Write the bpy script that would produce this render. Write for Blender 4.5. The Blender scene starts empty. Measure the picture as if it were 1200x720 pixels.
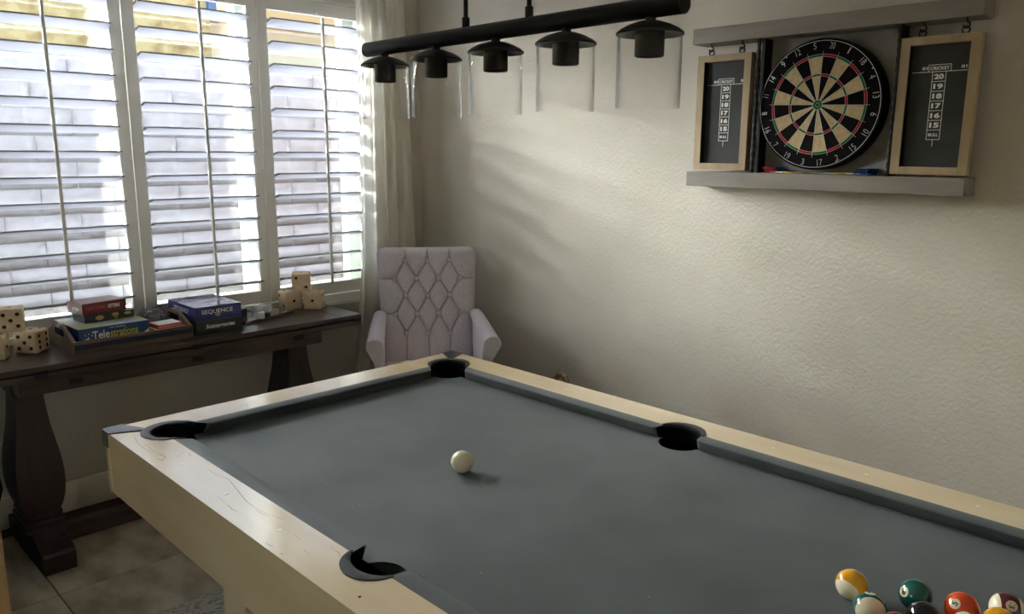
import bpy, bmesh, math, random
from mathutils import Vector, Matrix, noise
random.seed(7)
PI = math.pi
scene = bpy.context.scene
C = bpy.context.collection

# ------------------------------------------------------------------ camera
CAM = Vector((2.17019, -1.82361, 1.54157))
YAW, PITCH, ROLL = 2.35982081, -0.194720527, 0.00578658835
fwd = Vector((math.cos(YAW) * math.cos(PITCH), math.sin(YAW) * math.cos(PITCH), math.sin(PITCH)))
_r = Vector((math.sin(YAW), -math.cos(YAW), 0))
_u = _r.cross(fwd)
cam_r = _r * math.cos(ROLL) + _u * math.sin(ROLL)
cam_u = -_r * math.sin(ROLL) + _u * math.cos(ROLL)
cd = bpy.data.cameras.new('camera')
cd.sensor_fit = 'HORIZONTAL'
cd.sensor_width = 36.0
cd.lens = 924.9153 / 1200 * 36
cd.clip_start = 0.02
cd.clip_end = 200
cam = bpy.data.objects.new('camera', cd)
cam.matrix_world = Matrix(((cam_r.x, cam_u.x, -fwd.x, CAM.x), (cam_r.y, cam_u.y, -fwd.y, CAM.y),
                           (cam_r.z, cam_u.z, -fwd.z, CAM.z), (0, 0, 0, 1)))
C.objects.link(cam)
scene.camera = cam

# ------------------------------------------------------------------ light
SUN_EL, SUN_AZ = math.radians(21), math.radians(180 + 26)
sun_dir = Vector((math.cos(SUN_EL) * math.cos(SUN_AZ), math.cos(SUN_EL) * math.sin(SUN_AZ), math.sin(SUN_EL)))
w = bpy.data.worlds.new('world')
scene.world = w
w.use_nodes = True
nt = w.node_tree
nt.nodes.clear()
sky = nt.nodes.new('ShaderNodeTexSky')
sky.sky_type = 'NISHITA'
sky.sun_disc = False
sky.sun_elevation = SUN_EL
sky.sun_rotation = PI / 2 - SUN_AZ
sky.air_density = 1.2
sky.dust_density = 1.0
hsv = nt.nodes.new('ShaderNodeHueSaturation')
hsv.inputs['Saturation'].default_value = 1.1
bg = nt.nodes.new('ShaderNodeBackground')
bg.inputs['Strength'].default_value = 0.13
wo = nt.nodes.new('ShaderNodeOutputWorld')
nt.links.new(sky.outputs[0], hsv.inputs['Color'])
nt.links.new(hsv.outputs[0], bg.inputs[0])
nt.links.new(bg.outputs[0], wo.inputs[0])
sl = bpy.data.lights.new('sun', 'SUN')
sl.energy = 39.0
sl.angle = math.radians(72)     # veiled sun behind bright haze
sl.color = (0.97, 0.98, 1.0)
so = bpy.data.objects.new('sun', sl)
so.rotation_euler = sun_dir.to_track_quat('Z', 'Y').to_euler()
so.location = (-8, -5, 6)
C.objects.link(so)


def portal(name, loc, rot, sx, sy):
    l = bpy.data.lights.new(name, 'AREA')
    l.shape = 'RECTANGLE'
    l.size, l.size_y = sx, sy
    l.cycles.is_portal = True
    o = bpy.data.objects.new(name, l)
    o.location = loc
    o.rotation_euler = rot
    C.objects.link(o)


portal('window_portal', (-1.60, -0.55, 1.53), (0, -PI / 2, 0), 1.5, 2.45)
portal('rear_window_portal', (0.9, -4.47, 1.5), (PI / 2, 0, 0), 1.5, 1.1)

vs = scene.view_settings
vs.view_transform = 'Standard'
vs.look = 'None'
vs.exposure = 2.3
vs.gamma = 1
vs.use_curve_mapping = False
scene.cycles.use_denoising = True
scene.cycles.max_bounces = 10
scene.cycles.diffuse_bounces = 6
scene.cycles.transparent_max_bounces = 24
scene.cycles.sample_clamp_indirect = 8
scene.cycles.caustics_reflective = False
scene.cycles.caustics_refractive = False


# ------------------------------------------------------------------ materials
def s2l(c):
    c = c / 255
    return c / 12.92 if c <= 0.04045 else ((c + 0.055) / 1.055) ** 2.4


def rgb(r, g, b):
    return (s2l(r), s2l(g), s2l(b), 1)


def mat(name, col, rough=0.6, metal=0.0, spec=0.5, col2=None, nscale=(8, 8, 8), detail=4, ramp=(0.35, 0.65),
        bump=0.0, bscale=60.0, bdist=0.002, sheen=0.0, coat=0.0, crough=0.05, coords='Object'):
    m = bpy.data.materials.new(name)
    m.use_nodes = True
    n, l = m.node_tree.nodes, m.node_tree.links
    p = n['Principled BSDF']
    p.inputs['Base Color'].default_value = col
    p.inputs['Roughness'].default_value = rough
    p.inputs['Metallic'].default_value = metal
    p.inputs['Specular IOR Level'].default_value = spec
    p.inputs['Sheen Weight'].default_value = sheen
    p.inputs['Coat Weight'].default_value = coat
    p.inputs['Coat Roughness'].default_value = crough
    tc = n.new('ShaderNodeTexCoord')
    if col2 is not None:
        mp = n.new('ShaderNodeMapping')
        mp.inputs['Scale'].default_value = nscale
        nz = n.new('ShaderNodeTexNoise')
        nz.inputs['Scale'].default_value = 1.0
        nz.inputs['Detail'].default_value = detail
        cr = n.new('ShaderNodeValToRGB')
        cr.color_ramp.elements[0].position, cr.color_ramp.elements[1].position = ramp
        cr.color_ramp.elements[0].color, cr.color_ramp.elements[1].color = col, col2
        l.new(tc.outputs[coords], mp.inputs[0])
        l.new(mp.outputs[0], nz.inputs['Vector'])
        l.new(nz.outputs[0], cr.inputs[0])
        l.new(cr.outputs[0], p.inputs['Base Color'])
    if bump:
        nb = n.new('ShaderNodeTexNoise')
        nb.inputs['Scale'].default_value = bscale
        nb.inputs['Detail'].default_value = 3
        bp = n.new('ShaderNodeBump')
        bp.inputs['Strength'].default_value = bump
        bp.inputs['Distance'].default_value = bdist
        l.new(tc.outputs[coords], nb.inputs['Vector'])
        l.new(nb.outputs[0], bp.inputs['Height'])
        l.new(bp.outputs[0], p.inputs['Normal'])
    return m


def glass_mat(name, tint=(1, 1, 1, 1), ior=1.5, pwr=5.0):
    m = bpy.data.materials.new(name)
    m.use_nodes = True
    n, l = m.node_tree.nodes, m.node_tree.links
    n.remove(n['Principled BSDF'])
    t = n.new('ShaderNodeBsdfTransparent')
    t.inputs[0].default_value = tint
    g = n.new('ShaderNodeBsdfGlossy')
    g.inputs['Roughness'].default_value = 0.02
    f = n.new('ShaderNodeLayerWeight')
    f.inputs[0].default_value = 0.5
    pw = n.new('ShaderNodeMath')
    pw.operation = 'POWER'
    pw.inputs[1].default_value = pwr
    ma = n.new('ShaderNodeMath')
    ma.operation = 'MULTIPLY_ADD'
    f0 = ((ior - 1) / (ior + 1)) ** 2
    ma.inputs[1].default_value = 1 - f0
    ma.inputs[2].default_value = f0
    l.new(f.outputs['Facing'], pw.inputs[0])
    l.new(pw.outputs[0], ma.inputs[0])
    mx = n.new('ShaderNodeMixShader')
    l.new(ma.outputs[0], mx.inputs[0])
    l.new(t.outputs[0], mx.inputs[1])
    l.new(g.outputs[0], mx.inputs[2])
    l.new(mx.outputs[0], n['Material Output'].inputs[0])
    return m


M = {}
M['wall'] = mat('greige_wall_paint', rgb(196, 189, 177), 0.75, spec=0.3, bump=0.6, bscale=75, bdist=0.005,
                col2=rgb(190, 183, 170), nscale=(3, 3, 3))
M['ceiling'] = mat('ceiling_paint', rgb(225, 222, 214), 0.9, spec=0.2, bump=0.3, bscale=60)
M['white'] = mat('white_semigloss_paint', rgb(226, 224, 218), 0.38)
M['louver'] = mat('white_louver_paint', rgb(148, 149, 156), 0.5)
M['base'] = mat('baseboard_paint', rgb(222, 216, 204), 0.4)
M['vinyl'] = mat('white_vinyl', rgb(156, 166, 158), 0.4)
M['pane'] = glass_mat('window_glass', (0.96, 0.98, 0.97, 1))
M['shade_glass'] = glass_mat('clear_lamp_glass', (1, 1, 1, 1), 1.28, 4.0)
M['tile'] = mat('travertine_tile', rgb(140, 128, 110), 0.42, col2=rgb(190, 178, 158), nscale=(4, 9, 5), detail=12,
                ramp=(0.36, 0.62), bump=0.15, bscale=40)
M['grout'] = mat('grout', rgb(72, 62, 52), 0.9)
M['rail'] = mat('whitewashed_rail_wood', rgb(226, 198, 150), 0.32, col2=rgb(233, 210, 170), nscale=(3, 14, 14),
                detail=6, spec=0.9, coat=1.0, crough=0.15)
M['rail'].node_tree.nodes['Principled BSDF'].inputs['Coat IOR'].default_value = 2.3
M['felt'] = mat('slate_grey_felt', rgb(60, 66, 65), 0.62, spec=0.55, col2=rgb(74, 81, 80), nscale=(5, 5, 5), detail=6,
                bump=0.25, bscale=900, bdist=0.0006, sheen=0.15)
M['black_plastic'] = mat('black_pocket_leather', rgb(30, 30, 33), 0.38, spec=0.5)
M['cap'] = mat('gunmetal_corner_cap', rgb(52, 52, 58), 0.32, spec=0.6)
M['void'] = mat('black_lining_and_shade', rgb(9, 9, 10), 0.9, spec=0.1)
M['pearl'] = mat('pearl_inlay', rgb(240, 228, 205), 0.2)
M['scratch'] = mat('dark_scratch', rgb(150, 134, 112), 0.6)
M['dark_wood'] = mat('dark_stained_wood', rgb(46, 36, 32), 0.30, col2=rgb(72, 56, 49), nscale=(30, 4, 30), detail=8,
                     bump=0.15, bscale=80)
M['dark_wood_v'] = mat('dark_stained_turned_wood', rgb(40, 30, 27), 0.5, col2=rgb(56, 42, 37), nscale=(30, 30, 4),
                       detail=8, bump=0.15, bscale=80)
M['iron'] = mat('black_iron', rgb(18, 18, 20), 0.5, metal=0.3)
M['matte_black'] = mat('matte_black_metal', rgb(14, 14, 15), 0.5, spec=0.3)
M['linen'] = mat('grey_linen', rgb(204, 195, 202), 0.9, spec=0.15, col2=rgb(190, 181, 188), nscale=(160, 160, 60),
                 detail=3, bump=0.35, bscale=500, bdist=0.0008, sheen=0.2)
M['curtain'] = mat('ivory_linen_curtain', rgb(247, 245, 240), 0.9, spec=0.1, col2=rgb(240, 237, 230),
                   nscale=(60, 60, 8), bump=0.2, bscale=300, bdist=0.001)
M['grey_wood'] = mat('grey_washed_wood', rgb(140, 132, 124), 0.65, col2=rgb(126, 118, 110), nscale=(3, 20, 25), detail=6)
M['grey_panel'] = mat('weathered_grey_panel', rgb(124, 120, 114), 0.75, col2=rgb(160, 154, 146), nscale=(6, 6, 9),
                      detail=7, ramp=(0.4, 0.75))
M['oak'] = mat('light_oak_frame', rgb(176, 155, 122), 0.6, col2=rgb(156, 135, 103), nscale=(18, 18, 5), detail=6)
M['chalk'] = mat('chalkboard', rgb(44, 46, 46), 0.7, col2=rgb(54, 56, 55), nscale=(6, 6, 6))
M['ink_white_soft'] = mat('chalk_dust', rgb(170, 170, 165), 0.9)
M['ink_white'] = mat('white_print', rgb(228, 226, 218), 0.6)
M['sisal_black'] = mat('black_sisal', rgb(17, 16, 16), 0.9, spec=0.15, bump=0.2, bscale=600)
M['sisal_cream'] = mat('cream_sisal', rgb(205, 186, 148), 0.9, spec=0.15, col2=rgb(190, 168, 128), nscale=(70, 70, 70))
M['sisal_red'] = mat('red_sisal', rgb(168, 30, 36), 0.85, spec=0.15)
M['sisal_green'] = mat('green_sisal', rgb(22, 112, 62), 0.85, spec=0.15)
M['wire'] = mat('steel_wire', rgb(205, 205, 205), 0.35, metal=0.6)
M['die'] = mat('pine_die', rgb(222, 200, 168), 0.5, col2=rgb(208, 182, 144), nscale=(6, 40, 40), detail=5)
M['pip'] = mat('burnt_pip', rgb(52, 26, 22), 0.8)
M['tray'] = mat('tray_wood', rgb(112, 92, 76), 0.55, col2=rgb(92, 74, 60), nscale=(20, 3, 20), detail=6)
M['navy'] = mat('navy_stripe', rgb(24, 28, 52), 0.6)
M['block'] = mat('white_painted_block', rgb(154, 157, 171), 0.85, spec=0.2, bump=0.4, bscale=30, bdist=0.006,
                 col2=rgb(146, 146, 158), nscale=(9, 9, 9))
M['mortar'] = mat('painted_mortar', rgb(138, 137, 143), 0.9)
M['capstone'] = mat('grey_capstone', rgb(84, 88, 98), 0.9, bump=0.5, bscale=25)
M['stucco'] = mat('tan_stucco', rgb(216, 192, 146), 0.95, spec=0.1, col2=rgb(160, 128, 88), nscale=(2.5, 2.5, 4), detail=12,
                  ramp=(0.42, 0.72), bump=0.5, bscale=7, bdist=0.03)
M['pale_stucco'] = mat('pale_stucco', rgb(236, 230, 218), 0.95, spec=0.1)
M['fascia'] = mat('peach_fascia', rgb(214, 176, 132), 0.9)
M['blue'] = mat('blue_paint', rgb(70, 110, 170), 0.7)
M['gravel'] = mat('gravel', rgb(112, 106, 100), 1.0, spec=0.1, col2=rgb(76, 72, 68), nscale=(30, 30, 30))
M['wicker'] = mat('dark_wicker', rgb(156, 134, 106), 0.8, col2=rgb(96, 78, 58), nscale=(120, 120, 120), bump=0.6, bscale=160)
M['rug'] = mat('grey_woven_rug', rgb(186, 182, 168), 0.95, spec=0.1, col2=rgb(112, 110, 104), nscale=(170, 60, 60), detail=2,
               ramp=(0.48, 0.68), bump=0.5, bscale=300)
M['pale_wood'] = mat('pale_wood', rgb(206, 172, 120), 0.5, col2=rgb(186, 152, 102), nscale=(20, 20, 3), detail=5)


# ------------------------------------------------------------------ builders
class MB:
    def __init__(s):
        s.bm = bmesh.new()

    def box(s, x0, x1, y0, y1, z0, z1, bev=0.0, seg=2, rot=None):
        t = bmesh.new()
        bmesh.ops.create_cube(t, size=1)
        for v in t.verts:
            v.co = Vector((x0 + (v.co.x + .5) * (x1 - x0), y0 + (v.co.y + .5) * (y1 - y0), z0 + (v.co.z + .5) * (z1 - z0)))
        if bev:
            bmesh.ops.bevel(t, geom=list(t.edges), offset=bev, segments=seg, affect='EDGES', profile=0.6)
        if rot is not None:
            bmesh.ops.transform(t, matrix=rot, verts=t.verts)
        s.add(t)
        return s

    def add(s, t):
        me = bpy.data.meshes.new('tmp')
        t.to_mesh(me)
        t.free()
        s.bm.from_mesh(me)
        bpy.data.meshes.remove(me)

    def raw(s, verts, faces):
        vs_ = [s.bm.verts.new(v) for v in verts]
        for f in faces:
            try:
                s.bm.faces.new([vs_[i] for i in f])
            except ValueError:
                pass
        return s

    def prism(s, poly, a, b, axis='z'):
        """extrude a 2-D outline between a and b along an axis"""
        def P(p, h):
            return {'z': (p[0], p[1], h), 'y': (p[0], h, p[1]), 'x': (h, p[0], p[1])}[axis]
        n = len(poly)
        t = bmesh.new()
        lo = [t.verts.new(P(p, a)) for p in poly]
        hi = [t.verts.new(P(p, b)) for p in poly]
        f1 = t.faces.new(lo)
        f2 = t.faces.new(hi)
        for i in range(n):
            t.faces.new((lo[i], lo[(i + 1) % n], hi[(i + 1) % n], hi[i]))
        bmesh.ops.triangulate(t, faces=[f1, f2])
        bmesh.ops.recalc_face_normals(t, faces=t.faces)
        s.add(t)
        return s

    def lathe(s, prof, seg=32, cx=0, cy=0, cz=0, axis='z', cap=True):
        rings = []
        for r, h in prof:
            ring = []
            for i in range(seg):
                a = 2 * PI * i / seg
                p = (r * math.cos(a), r * math.sin(a), h)
                if axis == 'y':
                    p = (p[0], p[2], p[1])
                elif axis == 'x':
                    p = (p[2], p[0], p[1])
                ring.append(s.bm.verts.new((p[0] + cx, p[1] + cy, p[2] + cz)))
            rings.append(ring)
        for a, b in zip(rings, rings[1:]):
            for i in range(seg):
                s.bm.faces.new((a[i], a[(i + 1) % seg], b[(i + 1) % seg], b[i]))
        if cap:
            s.bm.faces.new(rings[0])
            s.bm.faces.new(rings[-1])
        return s

    def tube(s, pts, r, seg=10, closed=False):
        pts = [Vector(p) for p in pts]
        n = len(pts)
        rings = []
        up = None
        for i, p in enumerate(pts):
            if closed:
                d = pts[(i + 1) % n] - pts[i - 1]
            else:
                d = pts[min(i + 1, n - 1)] - pts[max(i - 1, 0)]
            d.normalize()
            if up is None:
                up = d.orthogonal().normalized()
            else:
                up = (up - d * up.dot(d)).normalized()
            v = d.cross(up)
            rr = r[i] if isinstance(r, (list, tuple)) else r
            rings.append([s.bm.verts.new(p + (up * math.cos(2 * PI * k / seg) + v * math.sin(2 * PI * k / seg)) * rr) for k in range(seg)])
        for i in range(n if closed else n - 1):
            a, b = rings[i], rings[(i + 1) % n]
            for k in range(seg):
                s.bm.faces.new((a[k], a[(k + 1) % seg], b[(k + 1) % seg], b[k]))
        if not closed:
            s.bm.faces.new(rings[0])
            s.bm.faces.new(rings[-1])
        return s

    def loft(s, rings, cap=True, closed=True):
        R = [[s.bm.verts.new(p) for p in ring] for ring in rings]
        n = len(R[0])
        for a, b in zip(R, R[1:]):
            for k in range(n if closed else n - 1):
                s.bm.faces.new((a[k], a[(k + 1) % n], b[(k + 1) % n], b[k]))
        if cap:
            s.bm.faces.new(R[0])
            s.bm.faces.new(R[-1])
        return s

    def mesh(s, name, m, smooth=False, fix=True):
        if fix:
            bmesh.ops.recalc_face_normals(s.bm, faces=s.bm.faces)
        me = bpy.data.meshes.new(name)
        s.bm.to_mesh(me)
        s.bm.free()
        for k in (m if isinstance(m, (list, tuple)) else [m]):
            me.materials.append(k)
        if smooth:
            me.polygons.foreach_set('use_smooth', [True] * len(me.polygons))
            if smooth != 'all':
                me.set_sharp_from_angle(angle=math.radians(38))
        return me


def link(name, me, parent=None):
    o = bpy.data.objects.new(name, me)
    C.objects.link(o)
    if parent is not None:
        o.parent = parent
    return o


def part(name, mb, m, parent, smooth=False, label=None, kind=None):
    o = link(name, mb.mesh(name, m, smooth), parent)
    if label:
        o['label'] = label
    if kind:
        o['kind'] = kind
    return o


def tag(o, label, cat, group=None):
    o['label'] = label
    o['category'] = cat
    if group:
        o['group'] = group
    return o


def thing(name, label, cat, loc=(0, 0, 0), rz=0.0, group=None):
    o = bpy.data.objects.new(name, None)
    o.empty_display_size = 0.1
    o.location = loc
    o.rotation_euler = (0, 0, rz)
    C.objects.link(o)
    return tag(o, label, cat, group)


def struct(name, mb, m, smooth=False, parent=None):
    o = link(name, mb.mesh(name, m, smooth), parent)
    if parent is None:
        o['kind'] = 'structure'
    return o


_tc = {}


def glyphs(s, offset=0.0, shear=0.0, space=1.0):
    """flat outline mesh of a word, centred, cap height about 0.7 of size 1: (verts, faces)"""
    k = (s, offset, shear, space)
    if k not in _tc:
        cu = bpy.data.curves.new('txt', 'FONT')
        cu.body = s
        cu.size = 1
        cu.align_x, cu.align_y = 'CENTER', 'CENTER'
        cu.offset = offset
        cu.shear = shear
        cu.space_character = space
        cu.resolution_u = 3
        cu.fill_mode = 'FRONT'
        o = bpy.data.objects.new('txt', cu)
        C.objects.link(o)
        dg = bpy.context.evaluated_depsgraph_get()
        me = bpy.data.meshes.new_from_object(o.evaluated_get(dg))
        V = [(v.co.x, v.co.y) for v in me.vertices]
        F = [tuple(p.vertices) for p in me.polygons]
        bpy.data.objects.remove(o)
        bpy.data.curves.remove(cu)
        bpy.data.meshes.remove(me)
        if V:
            x0, x1 = min(v[0] for v in V), max(v[0] for v in V)
            y0, y1 = min(v[1] for v in V), max(v[1] for v in V)
            V = [(x - (x0 + x1) / 2, y - (y0 + y1) / 2) for x, y in V]
        _tc[k] = (V, F)
    return _tc[k]


def put_text(mb, s, o, X, Y, height=None, width=None, **kw):
    """add a word to a mesh at o along X with up Y; height and / or width in metres"""
    V, F = glyphs(s, **kw)
    o, X, Y = Vector(o), Vector(X).normalized(), Vector(Y).normalized()
    ww = max(v[0] for v in V) * 2
    hh = max(v[1] for v in V) * 2
    sy = height / hh if height else width / ww
    sx = width / ww if width else sy
    mb.raw([o + X * (x * sx) + Y * (y * sy) for x, y in V], F)


def cam_point(u, v, axis, val):
    d = cam_r * ((u - 600) / 924.9153) - cam_u * ((v - 360) / 924.9153) + fwd
    t = (val - CAM[axis]) / d[axis]
    return CAM + d * t


def arc(cx, cy, r, a0, a1, n):
    return [(cx + r * math.cos(a0 + (a1 - a0) * i / n), cy + r * math.sin(a0 + (a1 - a0) * i / n)) for i in range(n + 1)]


WX, WY, CEIL = -1.447, 1.03, 2.60
XB, YF = 4.6, -4.4

# ------------------------------------------------------------------ room shell
floor_o = struct('floor', MB().box(WX - .15, XB + .15, YF - .15, WY + .15, -.10, -.006), M['grout'])
TS = 0.61
tiles = []
for k in range(4):
    mb = MB()
    mb.box(-TS / 2 + .0025, TS / 2 - .0025, -TS / 2 + .0025, TS / 2 - .0025, -.006, 0.0, bev=0.0015, seg=1)
    tiles.append(mb.mesh('tile', M['tile']))
ix = 0
for i in range(-1, 9):
    for j in range(-5, 4):
        cx, cy = -0.7413 + TS * (i + .5), -1.1685 + TS * (j + .5)
        if cx - TS / 2 < WX - .6 or cx - TS / 2 > XB or cy - TS / 2 > WY or cy + TS / 2 < YF:
            continue
        o = link('tile', tiles[ix % 4], floor_o)
        o.location = (cx, cy, 0)
        o.rotation_euler = (0, 0, PI * (ix % 2))
        ix += 1

# window wall with opening
OY0, OY1, OZ0, OZ1 = -1.755, 0.66, 0.80, 2.262
mb = MB()
mb.box(WX - .15, WX, YF, OY0, 0, CEIL)
mb.box(WX - .15, WX, OY1, 4.0, 0, CEIL)
mb.box(WX - .15, WX, OY0, OY1, 0, OZ0)
mb.box(WX - .15, WX, OY0, OY1, OZ1, CEIL)
struct('wall_left', mb, M['wall'])
struct('wall_right', MB().box(WX, XB, WY, WY + .12, 0, CEIL), M['wall'])
struct('wall_back', MB().box(XB, XB + .15, YF, WY, 0, CEIL), M['wall'])
mb = MB()
BX0, BX1, BZ0, BZ1 = 0.15, 1.65, 0.95, 2.05
mb.box(WX, BX0, YF - .15, YF, 0, CEIL)
mb.box(BX1, XB, YF - .15, YF, 0, CEIL)
mb.box(BX0, BX1, YF - .15, YF, 0, BZ0)
mb.box(BX0, BX1, YF - .15, YF, BZ1, CEIL)
struct('wall_front', mb, M['wall'])
mb = MB()
mb.box(WX - .22, XB + .3, YF - .3, 4.2, CEIL, CEIL + .22)
struct('ceiling', mb, M['ceiling'])


def baseboard(name, x0, x1, y0, y1, face):
    mb = MB()
    mb.box(x0, x1, y0, y1, 0.0, .135, bev=.004)
    return struct(name, mb, M['base'])


struct('added_cladding', MB().box(WX - .172, WX - .15, -6, 4.0, -.06, OZ0 - .01).box(WX - .172, WX - .15, -6, 4.0, OZ1 + .01, CEIL).box(WX - .172, WX - .15, -6, OY0 - .01, OZ0 - .01, OZ1 + .01).box(WX - .172, WX - .15, OY1 + .01, 4.0, OZ0 - .01, OZ1 + .01),
       mat('bounce_cutting_cladding', rgb(92, 78, 66), 0.95, bump=0.4, bscale=40))  # unseen dark cladding, added to cut daylight bounced onto the block wall
baseboard('baseboard_left', WX, WX + .014, YF, WY - .014, 'x')
baseboard('baseboard_right', WX + .014, XB, WY - .014, WY, 'y')

# rear window (behind the viewer)
o = thing('window_2', 'bare rear window in the wall behind the viewer', 'window', (0, 0, 0))
del o['category'], o['label']
o['kind'] = 'structure'
mb = MB()
for a, b, c, d in ((BX0, BX1, BZ0, BZ0 + .05), (BX0, BX1, BZ1 - .05, BZ1), (BX0, BX0 + .05, BZ0 + .05, BZ1 - .05), (BX1 - .05, BX1, BZ0 + .05, BZ1 - .05),
                   (.87, .93, BZ0 + .05, BZ1 - .05)):
    mb.box(a, b, YF - .12, YF - .06, c, d)
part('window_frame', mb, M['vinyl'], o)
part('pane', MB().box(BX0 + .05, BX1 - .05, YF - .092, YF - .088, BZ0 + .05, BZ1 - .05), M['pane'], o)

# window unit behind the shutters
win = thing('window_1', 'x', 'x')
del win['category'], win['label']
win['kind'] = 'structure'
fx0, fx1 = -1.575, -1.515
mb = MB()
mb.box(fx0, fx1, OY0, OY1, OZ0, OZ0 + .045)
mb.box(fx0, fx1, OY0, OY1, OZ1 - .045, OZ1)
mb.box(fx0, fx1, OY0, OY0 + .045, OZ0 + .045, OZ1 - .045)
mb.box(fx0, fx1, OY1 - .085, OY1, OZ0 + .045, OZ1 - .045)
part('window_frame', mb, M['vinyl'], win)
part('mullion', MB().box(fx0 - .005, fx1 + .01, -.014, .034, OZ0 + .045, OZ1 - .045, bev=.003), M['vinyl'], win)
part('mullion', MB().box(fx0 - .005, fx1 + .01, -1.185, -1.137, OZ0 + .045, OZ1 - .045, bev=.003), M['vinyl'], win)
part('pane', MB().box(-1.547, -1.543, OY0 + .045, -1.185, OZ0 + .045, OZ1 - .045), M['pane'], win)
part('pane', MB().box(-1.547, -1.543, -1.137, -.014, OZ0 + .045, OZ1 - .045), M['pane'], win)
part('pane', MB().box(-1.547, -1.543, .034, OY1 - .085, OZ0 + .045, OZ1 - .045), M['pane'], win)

# shutter casing
FY0, FY1, FZ0, FZ1 = -1.820, 0.690, 0.747, 2.315
mb = MB()
mb.box(WX, -1.392, FY0, FY1, FZ0, FZ0 + .052, bev=.004)
mb.box(WX, -1.392, FY0, FY1, 2.257, FZ1, bev=.004)
mb.box(WX, -1.392, FY0, FY0 + .05, FZ0 + .052, 2.257, bev=.004)
mb.box(WX, -1.392, FY1 - .05, FY1, FZ0 + .052, 2.257, bev=.004)
mb.box(WX, -1.384, FY0 - .006, FY1 + .006, FZ0 - .006, FZ0 + .014, bev=.003)
struct('trim_1', mb, M['white'])

# ------------------------------------------------------------------ plantation shutters
LP, LZ0, NL = 0.1022, 0.919, 13
TILT = math.radians(12.5)


def shutter(y0, y1, label, rod_y):
    t = thing('plantation_shutter', label, 'shutter', (-1.414, (y0 + y1) / 2, .802), 0, 'plantation shutters in the window')
    L = y0 - t.location.y, y1 - t.location.y
    zb = .802
    st = .0505
    for a, b in ((L[0], L[0] + st), (L[1] - st, L[1])):
        part('stile', MB().box(-.014, .014, a, b, 0, 2.254 - zb, bev=.003), M['white'], t)
    part('top_rail', MB().box(-.013, .013, L[0] + st, L[1] - st, 2.19 - zb, 2.254 - zb, bev=.002), M['white'], t)
    part('bottom_rail', MB().box(-.013, .013, L[0] + st, L[1] - st, 0, .862 - zb, bev=.002), M['white'], t)
    wl = .114
    prof = []
    for i in range(20):
        a = 2 * PI * i / 20
        x, z = math.cos(a) * wl / 2, math.copysign(abs(math.sin(a)) ** 0.45 * .0055, math.sin(a))
        x = math.copysign(abs(x / (wl / 2)) ** 0.5 * wl / 2, x)
        prof.append((x * math.cos(TILT) - z * math.sin(TILT), x * math.sin(TILT) + z * math.cos(TILT)))
    a, b = L[0] + st + .002, L[1] - st - .002
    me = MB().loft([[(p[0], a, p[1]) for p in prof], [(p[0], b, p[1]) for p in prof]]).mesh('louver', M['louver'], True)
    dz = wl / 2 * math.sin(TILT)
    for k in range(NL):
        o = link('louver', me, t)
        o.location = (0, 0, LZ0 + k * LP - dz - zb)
    ry = rod_y - t.location.y
    mb = MB().box(.0570, .0685, ry - .0065, ry + .0065, LZ0 - .055 - zb, 2.172 - zb, bev=.003)
    part('tilt_rod', mb, M['white'], t)
    mb = MB()
    mb.box(.012, .024, ry - .006, ry + .006, 2.196 - zb, 2.222 - zb, bev=.002)
    part('magnet_catch', mb, M['white'], t)
    return t


shutter(-1.7635, -1.164, 'added unseen shutter panel of wide white louvers left of the picture edge', -1.468)  # unseen panel, added for the extra daylight its opening lets in
shutter(-1.161, -.5625, 'left shutter panel of wide white louvers beside the left dice pile', -.8665)
shutter(-.5595, .0385, 'middle shutter panel of wide white louvers above the blue game boxes', -.252)
shutter(.0415, .6385, 'right shutter panel of wide white louvers beside the curtain', .360)

# ------------------------------------------------------------------ outside: block wall, house, ground
wall_t = thing('garden_wall', 'white painted block wall standing outside the window', 'wall', (-3.05, 0, -.06))
GX = 0.05                                   # front face offset from the root
part('mortar_core', MB().box(-.12, GX - .0005, -3.2, 3.2, 0, 2.125), M['mortar'], wall_t)
BH, BL = .1515, .400


def block_mesh(seed):
    bm = bmesh.new()
    bmesh.ops.create_cube(bm, size=1)
    bmesh.ops.subdivide_edges(bm, edges=[e for e in bm.edges if abs((e.verts[0].co - e.verts[1].co).y) > .5], cuts=5)
    bmesh.ops.subdivide_edges(bm, edges=[e for e in bm.edges if abs((e.verts[0].co - e.verts[1].co).z) > .5], cuts=2)
    for v in bm.verts:
        front = v.co.x > 0
        y, z = v.co.y, v.co.z
        v.co = Vector((v.co.x * .04, y * (BL - .009), z * (BH - .006)))
        nz = noise.noise(Vector((y * 3 + seed * 7, z * 4, seed)))
        if front:
            v.co.x += .006 * math.cos(z * PI) * (1 if abs(y) < .49 else .5) - .004 + nz * .006
        v.co.z += nz * .004
        v.co.y += noise.noise(Vector((z * 5, seed * 3, y))) * .003
    mb = MB()
    mb.add(bm)
    return mb.mesh('brick', M['block'], 'all')


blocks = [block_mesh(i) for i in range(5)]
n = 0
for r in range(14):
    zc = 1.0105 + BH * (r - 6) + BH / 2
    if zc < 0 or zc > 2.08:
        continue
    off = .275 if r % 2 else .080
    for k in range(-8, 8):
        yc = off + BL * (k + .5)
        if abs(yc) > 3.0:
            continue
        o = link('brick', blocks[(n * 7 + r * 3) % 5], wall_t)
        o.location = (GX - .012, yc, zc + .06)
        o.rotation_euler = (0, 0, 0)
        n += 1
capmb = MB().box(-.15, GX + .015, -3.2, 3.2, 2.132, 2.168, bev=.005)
part('capstone', capmb, M['capstone'], wall_t)

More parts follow.
